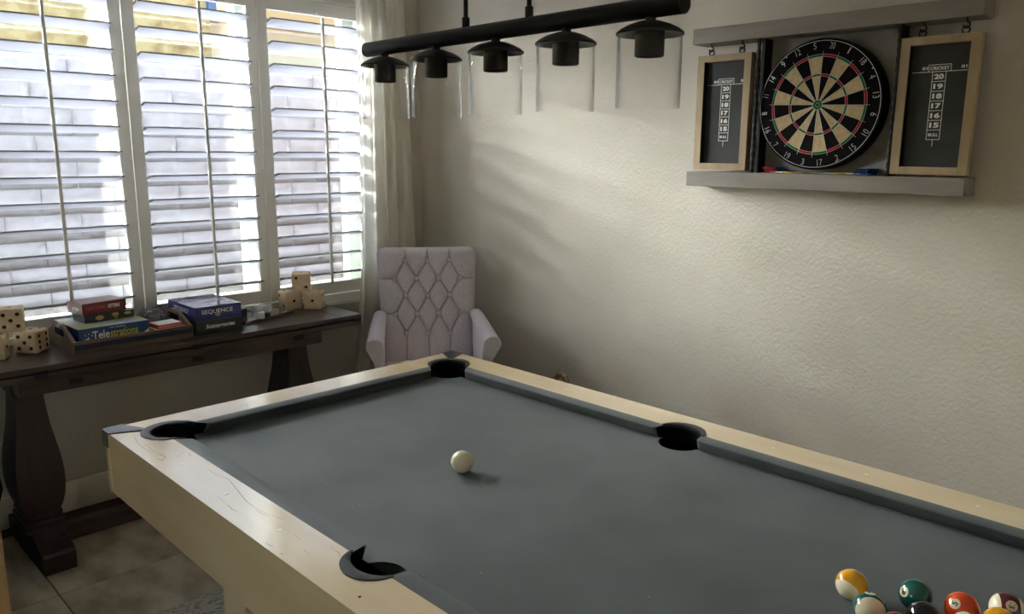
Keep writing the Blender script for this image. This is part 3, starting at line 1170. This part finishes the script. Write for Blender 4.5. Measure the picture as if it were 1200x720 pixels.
# darts on the lower shelf
FLI = {'red': mat('red_flight', rgb(150, 44, 52), .5), 'blue': mat('blue_flight', rgb(36, 62, 120), .5)}
BRASS = mat('brass_barrel', rgb(196, 160, 84), .35, metal=.8)


def dart(tail, head, col, label):
    tail, head = Vector(tail), Vector(head)
    t = thing('dart', label, 'dart', tail, math.atan2(head.y - tail.y, head.x - tail.x), 'darts lying on the lower shelf')
    L_ = .15
    part('barrel', MB().lathe([(.002, .07), (.0034, .075), (.0034, .118), (.0018, .122)], 12, axis='x', cz=.0042), BRASS, t, True)
    part('point', MB().lathe([(.0011, .12), (.0011, .145), (.0002, .15)], 8, axis='x', cz=.0042), M['wire'], t, True)
    part('shaft', MB().lathe([(.0022, .02), (.0022, .072)], 10, axis='x', cz=.0042), M['ink_white'], t, True)
    mb = MB()
    for a in (PI / 4, 3 * PI / 4, -PI / 4, -3 * PI / 4):
        dy, dz = math.cos(a), max(math.sin(a), -.15)
        pts = [(0, 0, .0042), (0, dy * .026, .0042 + dz * .026), (.030, dy * .026, .0042 + dz * .026), (.046, 0, .0042)]
        tt = .0004
        mb.raw([(x, y - tt, z) for x, y, z in pts] + [(x, y + tt, z) for x, y, z in pts], [(0, 1, 2, 3), (4, 5, 6, 7), (0, 1, 5, 4), (1, 2, 6, 5), (2, 3, 7, 6)])
    part('flight', mb, FLI[col], t)


SZ = 1.4682
dart((.690, .985, SZ), (.84, .977, SZ), 'red', 'red flighted dart furthest left on the lower shelf')
dart((.712, .956, SZ), (.86, .944, SZ), 'red', 'red flighted dart second from left on the lower shelf')
dart((.742, .992, SZ), (.90, .995, SZ), 'blue', 'blue flighted dart beside the red ones on the shelf')
dart((1.085, .950, SZ), (.93, .944, SZ), 'blue', 'blue flighted dart nearest the front at the shelf right')
dart((1.108, .985, SZ), (.95, .968, SZ), 'blue', 'blue flighted dart near the right twisted rod')

# ------------------------------------------------------------------ armchair
lat = Vector((math.sin(math.radians(141)), -math.cos(math.radians(141)), 0))
nrm = Vector((math.cos(math.radians(141)), math.sin(math.radians(141)), 0))
cpos = Vector((CAM.x, CAM.y, 0)) + nrm * 3.8 + lat * (-.020)
chair = thing('armchair', 'grey linen armchair with button tufted back in the corner', 'armchair', cpos, math.radians(53.3))
# lateral values below are measured about the view axis; c0 re-centres them
row3, row4 = [-.1125, 0, .1125], [-.166, -.055, .055, .166]
btn = []
for zz, row in ((.992, row3), (.900, row4), (.817, row3), (.727, row4), (.630, row3)):
    for x in row:
        btn.append((x, zz))
segs = []
for i, (x, z) in enumerate(btn):
    for (x2, z2) in btn[i + 1:]:
        if .04 < z - z2 < .13 and abs(x - x2) < .09:
            segs.append((x, z, x2, z2))
for x in row3:
    segs.append((x, .992, x, 1.06))
    segs.append((x, .630, x, .44))
for zz in (.900, .727):
    segs.append((-.166, zz, -.27, zz - .004))
    segs.append((.166, zz, .27, zz - .004))


def segd(px, pz, s):
    x1, z1, x2, z2 = s
    dx, dz = x2 - x1, z2 - z1
    t = max(0, min(1, ((px - x1) * dx + (pz - z1) * dz) / (dx * dx + dz * dz)))
    return math.hypot(px - x1 - t * dx, pz - z1 - t * dz)


ZB, ZT = .44, 1.052


def hw_at(z):
    f = (z - ZB) / (ZT - ZB)
    w0 = .222 + (.2555 - .222) * f
    d = ZT - z
    if d < .035:
        w0 -= .035 - math.sqrt(max(0, .035 ** 2 - (.035 - d) ** 2))
    return w0


def yb(z):
    return .115 + (.275 - .115) * (z - .44) / (ZT - .44)


NX, NZ_ = 190, 210
V, F = [], []
for j in range(NZ_ + 1):
    tz = j / NZ_
    z = ZB + (ZT - ZB) * (1 - (1 - tz) ** 1.15)
    hw_ = hw_at(z)
    for i in range(NX + 1):
        s = -1 + 2 * i / NX
        s = math.copysign(abs(s) ** .92, s)
        x = s * hw_
        e = (1 - abs(s) ** 9) * (1 - max(0, 1 - (ZT - z) / .03) ** 2.5)
        y = yb(z) - .030 * e
        dmin = min(segd(x, z, q) for q in segs)
        dpt = min(math.hypot(x - bx, z - bz) for bx, bz in btn)
        y += e * (.011 * math.exp(-(dmin / .0036) ** 2) + .009 * math.exp(-(dmin / .020) ** 2) + .009 * math.exp(-(dpt / .016) ** 2))
        V.append((x, y, z))
W1 = NX + 1
for j in range(NZ_):
    for i in range(NX):
        a = j * W1 + i
        F.append((a, a + 1, a + W1 + 1, a + W1))
base_n = len(V)
for j in range(NZ_ + 1):
    for i in (0, NX):
        x, y, z = V[j * W1 + i]
        V.append((x * .985, y + .055, z - .004))
for j in range(NZ_):
    a, b = base_n + 2 * j, base_n + 2 * j + 2
    F.append((j * W1, (j + 1) * W1, b, a))
    F.append((j * W1 + NX, a + 1, b + 1, (j + 1) * W1 + NX))
    F.append((a, b, b + 1, a + 1))
F.append(tuple([NZ_ * W1 + i for i in range(W1)] + [base_n + 2 * NZ_ + 1, base_n + 2 * NZ_]))
part('backrest', MB().raw(V, F), M['linen'], chair, True)
tiltb = math.atan2(.16, .612)
bme = MB().lathe([(.0128, .004), (.0130, -.002), (.0105, -.0055), (.004, -.0072)], 18, axis='y').mesh('button', M['linen'], 'all')
for bx, bz in btn:
    o = link('button', bme, chair)
    o.location = (bx, yb(bz) - .030 + .0150, bz)
    o.rotation_euler = (-tiltb, 0, 0)
mb = MB()
mb.box(-.232, .232, -.30, .16, .385, .500, bev=.035, seg=5)
part('seat', mb, M['linen'], chair, True)
mb = MB()
mb.box(-.262, .262, -.29, .17, .245, .39, bev=.012, seg=3)
part('seat_frame', mb, M['linen'], chair, True)
for sd in (-1, 1):
    rings = []
    N = 16
    for k in range(N + 1):
        f = k / N                                  # 0 back, 1 front
        y = .150 + (-.205 - .150) * f
        topz = .752 + (.690 - .752) * f ** 1.1
        cxm = (.243 + (.285 - .243) * f)           # centre of the roll
        rr = .030 + .009 * f
        inner_x = .222 + .010 * f
        if sd < 0:
            cxm -= .024 * f
            inner_x -= .020 * f
        # outline: from inner foot up, around the roll, down the outside
        pr = [(inner_x, .26), (inner_x, .45), (inner_x + .002, topz - 2.2 * rr)]
        for q in range(13):
            a = PI + PI * .0 - q / 12 * (PI + .75)
            pr.append((cxm + rr * 1.12 * math.cos(a), topz - rr + rr * math.sin(a)))
        pr += [(inner_x + .052, topz - .12), (inner_x + .050, .45), (inner_x + .050, .26)]
        rings.append([(sd * px_, y, pz_) for px_, pz_ in pr])
    # rounded front edge
    y0 = -.205
    last = rings[-1]
    cxx = sum(p[0] for p in last) / len(last)
    czz = sum(p[2] for p in last) / len(last)
    for dy, sc in ((.006, .985), (.011, .95), (.013, .90)):
        rings.append([((p[0] - cxx) * sc + cxx, y0 - dy, (p[2] - czz) * (1 - (1 - sc) * .35) + czz) for p in last])
    part('armrest', MB().loft(rings), M['linen'], chair, True)
    for yy in (-.255, .12):
        part('leg', MB().lathe([(.014, .0), (.022, .25)], 12, sd * .225, yy), M['dark_wood'], chair, True)

# ------------------------------------------------------------------ console table
CT = .775
con = thing('console_table', 'dark wood flip top console table with baluster legs under the window', 'console table', (-1.17, -.56, 0))
ccx, ccy = -1.17, -.56


def cbox(x0, x1, y0, y1, z0, z1, bev=.002, seg=2):
    return MB().box(x0 - ccx, x1 - ccx, y0 - ccy, y1 - ccy, z0, z1, bev=bev, seg=seg)


TL, TR, XF, XK = -1.40, .270, -.960, -1.390
# upper leaf: field boards framed by breadboard ends
part('top_board', cbox(XK, XF, TL + .11, -.565, CT - .021, CT), M['dark_wood'], con)
part('top_board', cbox(XK, XF, -.563, TR - .11, CT - .021, CT), M['dark_wood'], con)
part('breadboard_end', cbox(XK, XF, TL, TL + .108, CT - .021, CT), M['dark_wood'], con)
part('breadboard_end', cbox(XK, XF, TR - .108, TR, CT - .021, CT), M['dark_wood'], con)
part('lower_leaf', cbox(XK, XF - .001, TL + .002, TR - .001, CT - .051, CT - .029), M['dark_wood'], con)
part('leaf_spacer', cbox(XK + .02, XF - .02, TL + .02, TR - .02, CT - .030, CT - .020, 0), M['iron'], con)
part('apron', cbox(-1.33, XF - .012, -1.17, .056, .668, CT - .050), M['dark_wood'], con)
for u, v in ((48, 441), (90, 447), (231, 407), (232, 421), (351, 396), (418.5, 374.5)):
    p = cam_point(u, v, 0, XF)
    part('hinge', cbox(XF - .004, XF + .003, p.y - .022, p.y + .022, p.z - .010, p.z + .009, .001), M['iron'], con)


def square_lathe(prof, cx, cy):
    rings = []
    for hx, hy, z in prof:
        rings.append([(cx - hx, cy - hy, z), (cx + hx, cy - hy, z), (cx + hx, cy + hy, z), (cx - hx, cy + hy, z)])
    return MB().loft(rings)


PX = -1.145
for py in (-1.117, -.013):
    q = (PX - ccx, py - ccy)
    key = [(.668, .047), (.63, .046), (.58, .050), (.52, .056), (.46, .066), (.41, .074), (.35, .0795), (.30, .0800), (.25, .076), (.21, .067), (.175, .055)]
    prof = [(a + .026, a, z) for z, a in key]
    part('baluster', square_lathe(prof, *q), M['dark_wood_v'], con, True)
    prof = [(.082, .058, .69), (.082, .058, .662), (.076, .053, .655), (.076, .053, .648), (.072, .047, .640)]
    part('capital', square_lathe(prof, *q), M['dark_wood_v'], con)
    prof = [(.078, .050, .186), (.090, .062, .182), (.090, .062, .168), (.080, .052, .165), (.080, .052, .160), (.096, .066, .157), (.096, .066, .143), (.084, .056, .140), (.084, .056, .134), (.104, .068, .131), (.104, .068, .116)]
    part('ring_moulding', square_lathe(prof, *q), M['dark_wood_v'], con)
    fp = []
    for k in range(9):
        f = k / 8
        fp.append((.088 + (.240 - .088) * f, .122 - .040 * f - .016 * math.sin(f * PI * 1.0) * (1 if f < .5 else .4)))
    fp = [(.0, .122)] + fp + [(.245, .070), (.240, .012), (.236, .0)]
    fp = fp + [(-x, z) for x, z in reversed(fp[1:])]
    mb = MB().prism(fp, py - ccy - .055, py - ccy + .055, 'y')
    for v_ in mb.bm.verts:
        v_.co.x += PX - ccx
    part('foot', mb, M['dark_wood_v'], con)
part('stretcher', cbox(PX - .045, PX + .006, -1.062, -.068, .004, .072, .004), M['dark_wood'], con)

# ------------------------------------------------------------------ giant wooden dice
DS = .089
die_bm = bmesh.new()
bmesh.ops.create_cube(die_bm, size=DS)
bmesh.ops.bevel(die_bm, geom=list(die_bm.edges), offset=.009, segments=4, affect='EDGES', profile=.5)
_m = MB()
_m.add(die_bm)
die_me = _m.mesh('wooden_die', M['die'], True)
pip_me = MB().lathe([(.0072, -.0006), (.0072, .0003), (.005, .0005)], 14).mesh('pip', M['pip'])
PIPS = {1: [(0, 0)], 2: [(-1, 1), (1, -1)], 3: [(-1, 1), (0, 0), (1, -1)], 4: [(-1, 1), (1, 1), (-1, -1), (1, -1)],
        5: [(-1, 1), (1, 1), (0, 0), (-1, -1), (1, -1)], 6: [(-1, 1), (1, 1), (-1, 0), (1, 0), (-1, -1), (1, -1)]}


def die(x, y, z, ang, faces, label, group):
    o = link('wooden_die', die_me)
    o.location = (x, y, z + DS / 2)
    o.rotation_euler = (0, 0, ang)
    tag(o, label, 'die', group)
    for nv, num in zip(((1, 0, 0), (0, 1, 0), (-1, 0, 0), (0, -1, 0), (0, 0, 1)), faces):
        nv = Vector(nv)
        upv = Vector((0, 0, 1)) if nv.z == 0 else Vector((0, 1, 0))
        r = upv.cross(nv)
        for a, b in PIPS[num]:
            p = link('pip', pip_me, o)
            p.location = nv * (DS / 2) + (r * a + upv * b) * .0225
            p.rotation_euler = nv.to_track_quat('Z', 'Y').to_euler()
    return o


gL, gR = 'wooden yard dice piled at the console left end', 'wooden yard dice piled at the console right end'
die(-1.221, -1.056, CT, math.radians(-45), (5, 6, 2, 1, 3), 'bottom right wooden die of the left pile', gL)
die(-1.192, -1.188, CT, math.atan2(-.443, .896), (4, 1, 3, 6, 2), 'bottom left wooden die of the left pile, cut by the frame', gL)
die(-1.2446, -1.1107, CT + DS, math.atan2(-.243, .97), (5, 4, 2, 3, 1), 'wooden die showing five on top of the left pile', gL)
die(-1.310, .092, CT, math.radians(-94), (2, 1, 5, 6, 3), 'bottom left wooden die of the right pile', gR)
die(-1.240, .1845, CT, math.radians(-43), (1, 4, 6, 3, 2), 'bottom right wooden die of the right pile', gR)
die(-1.284, .143, CT + DS, math.radians(-32), (2, 3, 5, 4, 1), 'wooden die showing two on top of the right pile', gR)

# ------------------------------------------------------------------ tray and games
TX0, TX1, TY0, TY1 = -1.372, -1.040, -.962, -.508
tray = thing('serving_tray', 'weathered wooden tray with cut out handles holding games', 'tray', ((TX0 + TX1) / 2, (TY0 + TY1) / 2, CT))
tcx, tcy = (TX0 + TX1) / 2, (TY0 + TY1) / 2


def tbox(x0, x1, y0, y1, z0, z1, bev=.001):
    return MB().box(x0 - tcx, x1 - tcx, y0 - tcy, y1 - tcy, z0 - CT, z1 - CT, bev=bev)


part('base', tbox(TX0, TX1, TY0, TY1, CT, CT + .010), M['tray'], tray)
part('side', tbox(TX1 - .012, TX1, TY0 + .012, TY1 - .012, CT + .010, CT + .050), M['tray'], tray)
part('side', tbox(TX0, TX0 + .012, TY0 + .012, TY1 - .012, CT + .010, CT + .050), M['tray'], tray)
part('stripe', tbox(TX1 - .001, TX1 + .0012, TY0 + .004, TY1 - .004, CT + .019, CT + .038, 0), M['navy'], tray)
for y0 in (TY0, TY1 - .012):
    N = 20
    hwid = (TX1 - TX0) / 2
    pf = [(-hwid, .010), (hwid, .010), (hwid, .050)]
    for k in range(N + 1):
        f = 1 - 2 * k / N
        pf.append((f * hwid, .050 + .048 * max(0, math.cos(min(1, abs(f) * 1.05) * PI / 2)) ** 1.2))
    pf += [(-hwid, .050)]
    mb = MB().prism(pf, y0 - tcy, y0 - tcy + .012, 'y')
    e_ = part('end', mb, M['tray'], tray)
    mb = MB()
    sl = [(x + (-.045 if x < 0 else .045) * 0, z) for x, z in []]
    slot = arc(.045, .066, .013, -PI / 2, PI / 2, 8) + arc(-.045, .066, .013, PI / 2, 3 * PI / 2, 8)
    part('handle_slot', MB().prism(slot, y0 - tcy - .0008, y0 - tcy + .0128, 'y'), M['void'], e_)


def game_box(name, label, x, y, z, sx, sy, sz, ang, m, top_m=None, lid=.72):
    """box with its front (+x) towards the room; x, y centre"""
    t = thing(name, label, 'game box', (x, y, z), ang)
    part('bottom', MB().box(-sx / 2 + .0015, sx / 2 - .0015, -sy / 2 + .0015, sy / 2 - .0015, 0, sz * .5), m, t)
    part('lid', MB().box(-sx / 2, sx / 2, -sy / 2, sy / 2, sz * (1 - lid), sz - .0006, bev=.0012), m, t)
    if top_m:
        part('cover_print', MB().box(-sx / 2 + .001, sx / 2 - .001, -sy / 2 + .001, sy / 2 - .001, sz - .0005, sz), top_m, t)
    return t


def front_text(t, sx, items, m, name='lettering', side='front', sy=0):
    mb = MB()
    for s, a, zc, h_, w_, kw in items:
        if side == 'front':
            put_text(mb, s, (sx / 2 + .0004, a, zc), (0, 1, 0), (0, 0, 1), height=h_, width=w_, **kw)
        else:
            put_text(mb, s, (a, -sy / 2 - .0004, zc), (1, 0, 0), (0, 0, 1), height=h_, width=w_, **kw)
    return part(name, mb, m, t)


BLUE = mat('royal_blue_card', rgb(30, 44, 116), .3, coat=.3)
BLUEB = mat('deep_blue_card', rgb(24, 62, 112), .3, coat=.3)
DKGREEN = mat('dark_green_card', rgb(22, 34, 34), .35, coat=.2)
REDC = mat('dark_red_card', rgb(104, 34, 38), .35, coat=.2)
REDTOP = mat('pale_red_card', rgb(150, 92, 92), .4, coat=.2)  # top cover, paler red than the box sides
DARKC = mat('charcoal_card', rgb(30, 32, 38), .4, coat=.2)
WHITEC = mat('white_print_card', rgb(232, 230, 226), .5)
GOLD = mat('gold_print', rgb(176, 150, 92), .5)
YEL = mat('yellow_print', rgb(206, 190, 70), .5)
DRED = mat('rust_print', rgb(176, 84, 70), .5)
SEQTOP = mat('blue_cover_with_glare', rgb(112, 122, 168), .18, col2=rgb(150, 152, 176), nscale=(14, 14, 14), coat=.5)  # blue lid made paler, window glare put into the colour
TELTOP = mat('telestrations_cover', rgb(182, 190, 198), .25, col2=rgb(206, 196, 110), nscale=(9, 9, 9), ramp=(.5, .62), coat=.4)

SX, SYw = .280, .203
scx, scy = -1.040 - SX / 2, -.3925
lower = game_box('board_game_box', 'dark green game box with pale script lettering under the blue box', scx, scy, CT, SX, SYw, .0585, 0, DKGREEN)
front_text(lower, SX, [('Scattergories', .004, .0315, .022, .128, dict(shear=.25, offset=.02))], WHITEC)
upper = game_box('board_game_box', 'royal blue game box with white lettering on top of the dark green box', scx, scy, CT + .0585, SX, SYw, .0605, 0, BLUE, SEQTOP)
front_text(upper, SX, [('SEQUENCE', -.006, .0360, .0205, .136, dict(offset=.006))], WHITEC)
front_text(upper, SX, [('SEQUENCE', -.004, .0345, .024, .150, dict(offset=.03))], WHITEC, 'side_lettering', 'side', SYw)
mb = MB()
mb.raw([(SX / 2 + .0005, -.020, .0225), (SX / 2 + .0005, -.005, .012), (SX / 2 + .0005, .010, .0225), (SX / 2 + .0005, -.005, .030)], [(0, 1, 2, 3)])
mb.raw([(-.018, -SYw / 2 - .0005, .020), (-.006, -SYw / 2 - .0005, .009), (.006, -SYw / 2 - .0005, .020), (-.006, -SYw / 2 - .0005, .028)], [(0, 1, 2, 3)])
part('diamond_emblem', mb, GOLD, upper)

# party game box in the tray
QX, QY, QZ = .268, .266, .078
tb = game_box('board_game_box', 'wide blue game box in the tray under two smaller boxes', -1.081 - QX / 2, -.8045, CT + .011, QX, QY, QZ, math.radians(2.5), BLUEB, TELTOP)
front_text(tb, QX, [('Tele', -.052, .0475, .0315, .064, dict(offset=.018))], WHITEC)
front_text(tb, QX, [('strations', .036, .0468, .0300, .106, dict(offset=.018))], YEL, 'yellow_lettering')
front_text(tb, QX, [('THE ORIGINAL', .012, .0690, .0056, .062, {})], WHITEC, 'small_lettering')
mb = MB()
for yy, zz, ss in ((-.118, .030, .013), (-.103, .034, .016), (-.090, .028, .011), (-.085, .048, .006), (-.097, .056, .005), (-.110, .052, .005)):
    mb.lathe([(ss * .35, .0), (ss * .35, .0004)], 10, QX / 2, yy, zz, axis='x')
    mb.box(QX / 2, QX / 2 + .0004, yy + ss * .2, yy + ss * .45, zz - ss * .9, zz + ss * .6)
part('doodle_print', mb, WHITEC, tb, kind='stuff')
mb = MB()
mb.raw([(QX / 2 + .0005, QY / 2 - .030, .010), (QX / 2 + .0005, QY / 2 - .001, .010), (QX / 2 + .0005, QY / 2 - .001, .044), (QX / 2 + .0005, QY / 2 - .018, .034)], [(0, 1, 2, 3)])
part('corner_print', mb, WHITEC, tb)

z2 = CT + .011 + QZ + .0003
dk = game_box('card_game_box', 'charcoal card box with gold emblems between blue and red boxes', -1.238, -.786, z2, .112, .196, .031, math.radians(6.0), DARKC)
mb = MB()
for yy, zz, a_, b_ in ((-.040, .016, .019, .011), (.022, .021, .017, .009), (.024, .008, .010, .003), (.072, .020, .018, .006)):
    N = 14
    pts = [(.056 + .0005, yy + a_ * math.cos(2 * PI * k / N) * (1 - .25 * (k % 2)), zz + b_ * math.sin(2 * PI * k / N) * (1 - .25 * (k % 2))) for k in range(N)]
    mb.raw(pts, [tuple(range(N))])
part('gold_emblems', mb, GOLD, dk, kind='stuff')
rd = game_box('card_game_box', 'dark red card box on top of the tray stack', -1.258, -.802, z2 + .0313, .122, .178, .045, math.radians(9.5), REDC, REDTOP)
front_text(rd, .122, [('EXPLODING', -.034, .0235, .013, .078, dict(offset=.02))], DRED)
front_text(rd, .122, [('KITTENS', .038, .0235, .015, .046, dict(offset=.02))], WHITEC, 'white_lettering')
front_text(rd, .122, [('KITTENS', .008, .021, .012, .050, dict(offset=.02))], WHITEC, 'side_lettering', 'side', .178)

# loose things at the right of the tray
CARD_RED = mat('bright_red_card', rgb(170, 36, 48), .35)
TZ = CT + .0103
pad = thing('score_pad', 'tan score pad lying in the tray beneath the red card deck', 'note pad', (-1.105, -.585, TZ), math.radians(4))
part('sheets', MB().box(-.050, .050, -.062, .062, 0, .034), mat('tan_paper', rgb(196, 166, 118), .8, col2=rgb(206, 190, 150), nscale=(20, 20, 400)), pad)
part('cover', MB().box(-.050, .050, -.062, .062, .0342, .0348), mat('buff_cover', rgb(208, 186, 140), .7), pad)
deck = thing('card_deck', 'small red and white card deck on the tan pad', 'card deck', (-1.120, -.588, TZ + .0350), math.radians(6))
part('case', MB().box(-.042, .042, -.052, .052, 0, .016, bev=.001), CARD_RED, deck)
part('face', MB().box(-.041, .041, -.045, .050, .0161, .0166), WHITEC, deck)
part('band', MB().box(.0415, .0424, -.051, .051, .006, .009), mat('pink_band', rgb(220, 150, 156), .5), deck)
CLEAR = bpy.data.materials.new('crumpled_clear_film')
CLEAR.use_nodes = True
p_ = CLEAR.node_tree.nodes['Principled BSDF']
p_.inputs['Base Color'].default_value = rgb(150, 148, 150)
p_.inputs['Roughness'].default_value = .2
p_.inputs['Alpha'].default_value = .55
bag = thing('plastic_bag', 'crumpled clear plastic bag behind the red card deck', 'bag', (-1.255, -.592, TZ))
bm = bmesh.new()
bmesh.ops.create_icosphere(bm, subdivisions=4, radius=1)
for v in bm.verts:
    d = v.co.copy()
    k = 1 + .28 * noise.noise(d * 2.1 + Vector((3, 1, 5))) + .16 * noise.noise(d * 5.3)
    v.co = Vector((d.x * .060 * k, d.y * .068 * k, (d.z * .5 + .5) * .085 * k))
mb = MB()
mb.add(bm)
part('film', mb, CLEAR, bag)
part('card', MB().box(-.03, .03, -.036, .030, .018, .034, rot=Matrix.Rotation(.3, 4, 'Y')), CARD_RED, bag)
pen = mat('black_marker', rgb(16, 16, 18), .4)
for i, (x, y, z, a, b_, lab) in enumerate(((-1.192, -.540, TZ + .0075, 1.0, .0, 'black dry erase marker by the tray right end'),
                                          (-1.210, -.566, TZ + .0075, 1.3, 0, 'black dry erase marker behind the red deck'),
                                          (-1.176, -.5305, TZ + .0075, .75, 0, 'black dry erase marker nearest the blue box'))):
    t = thing('marker_pen', lab, 'marker', (x, y, z), a, 'markers lying in the tray')
    part('barrel', MB().lathe([(.0045, -.02), (.0072, -.015), (.0072, .020)], 14, axis='x'), pen, t, True)
    part('cap', MB().lathe([(.0078, .020), (.0078, .036), (.005, .040)], 14, axis='x'), pen, t, True)
pouch = thing('glasses_case', 'dark soft pouch propped beside the plastic bag', 'pouch', (-1.318, -.560, TZ), math.radians(80))
bm = bmesh.new()
bmesh.ops.create_uvsphere(bm, u_segments=24, v_segments=14, radius=1)
for v in bm.verts:
    v.co = Vector((v.co.x * .048, v.co.y * .022, (v.co.z + 1) * .040 * (1 + .3 * v.co.x)))
mb = MB()
mb.add(bm)
part('body', mb, mat('dark_pouch_cloth', rgb(62, 60, 62), .8), pouch, 'all')

# ------------------------------------------------------------------ slab with small pieces
d_ = Vector((-.295, .9555, 0)).normalized()
sa = math.atan2(d_.y, d_.x) - PI / 2
corner = Vector((-1.1943, .047, 0))
back = Vector((-d_.y, d_.x, 0))
SL, SDp = .305, .172
sc_ = corner - d_ * SL / 2 + back * SDp / 2
slab = thing('game_board', 'flat polished wooden game board beside the blue box stack', 'game board', (sc_.x, sc_.y, CT), sa)
part('board', MB().box(-SDp / 2, SDp / 2, -SL / 2, SL / 2, 0, .011, bev=.001), M['tray'], slab)
part('playing_face', MB().box(-SDp / 2 + .001, SDp / 2 - .001, -SL / 2 + .001, SL / 2 - .001, .0111, .0135), mat('polished_wood_with_sheen', rgb(132, 124, 118), .14, coat=.5), slab)  # face lighter than the board, reflection on top put into the colour
ACR = mat('frosted_acrylic', rgb(242, 244, 248), .25, coat=.3)
SZ2 = CT + .0137
spots = [(-1.2942, -.1046, 0, 'whitish game cube leftmost on the board'), (-1.2606, -.0905, 0, 'whitish game cube second from left at the back of the board'),
         (-1.2517, -.0552, 0, 'whitish game cube right of its neighbours at the back'), (-1.2870, -.0640, 0, 'whitish game cube furthest back on the board'),
         (-1.1250, -.1580, 0, 'single whitish game cube at the front edge of the board')]
for i, (x, y, z, lab) in enumerate(spots):
    hgt = .030 if i != 3 else .036
    o = link('game_cube', MB().box(-.0125, .0125, -.0125, .0125, 0, hgt, bev=.002).mesh('game_cube', ACR, True))
    o.location = (x, y, SZ2)
    o.rotation_euler = (0, 0, sa + .1 * i)
    tag(o, lab, 'game piece', 'small game cubes on the board')
o = link('game_cube', MB().box(-.011, .011, -.011, .011, 0, .019, bev=.002).mesh('game_cube', DARKC, True))
o.location = (-1.1390, -.1220, SZ2)
o.rotation_euler = (0, 0, sa)
tag(o, 'black game cube beside the front whitish cube', 'game piece', 'small game cubes on the board')
bb = thing('card_deck', 'small navy card box between the blue boxes and whitish cubes', 'card deck', (-1.238, -.215, SZ2), sa)
part('case', MB().box(-.026, .026, -.030, .030, 0, .036, bev=.001), mat('navy_card', rgb(28, 34, 78), .3), bb)
part('flap', MB().box(-.0255, .0255, -.0295, .0295, .0361, .037), mat('grey_blue_card', rgb(120, 128, 150), .3), bb)

# ------------------------------------------------------------------ rug, left edge furniture, basket
rug = thing('area_rug', 'grey woven rug under the pool table', 'rug', (0, 0, 0))
part('pile', MB().box(-.375, 2.6, -1.75, .55, .0002, .009, bev=.002), M['rug'], rug)

stool = thing('wooden_stand', 'pale wooden upright at the left picture edge before the black case', 'stand', (-.745, -1.345, 0), 0)
part('post', MB().box(-.022, .022, -.055, .026, 0, .62, bev=.003), M['pale_wood'], stool)
part('post', MB().box(-.022, .022, -.55, -.50, 0, .62, bev=.003), M['pale_wood'], stool)
part('crossbar', MB().box(-.020, .020, -.50, -.055, .52, .58, bev=.003), M['pale_wood'], stool)
part('foot', MB().box(-.16, .16, -.55, -.50, 0, .03, bev=.003), M['pale_wood'], stool)

case = thing('equipment_case', 'black upright case standing left of the console foot', 'case', (-1.06, -1.40, 0), 0)
part('body', MB().box(-.11, .075, -.22, .118, .0, .43, bev=.022, seg=4), M['matte_black'], case, True)
mb = MB()
N = 24
part('badge', MB().raw([(.0755, .085 + .020 * math.cos(2 * PI * k / N), .36 + .05 * math.sin(2 * PI * k / N)) for k in range(N)], [tuple(range(N))]),
     mat('grey_badge', rgb(120, 122, 128), .4), case)
mb = MB().tube([(-.05, .118, .40), (-.05, .135, .405), (-.05, .158, .36), (-.05, .165, .30), (-.05, .150, .25), (-.05, .130, .24), (-.05, .116, .26)], .007, 8)
part('carry_strap', mb, M['matte_black'], case, 'all')

bk = thing('wicker_basket', 'dark wicker basket with loop handle on floor behind the table', 'basket', (-.235, .87, 0))
mb = MB()
N = 40
mb.lathe([(.10, .0), (.125, .02), (.145, .20), (.150, .36), (.143, .37), (.135, .36), (.13, .20), (.11, .03), (.005, .025)], N)
part('body', mb, M['wicker'], bk, True)
pts = []
for k in range(40):
    a = -.2 + (PI + .4) * k / 39
    pts.append((-.003 + .040 * math.cos(a), .03 + .002 * math.sin(9 * a), .448 + .050 * math.sin(a)))
pts = [(.042, .03, .33)] + pts + [(-.048, .03, .33)]
part('handle', MB().tube(pts, [.0135 + .0015 * (i % 2) for i in range(len(pts))], 10), M['wicker'], bk)
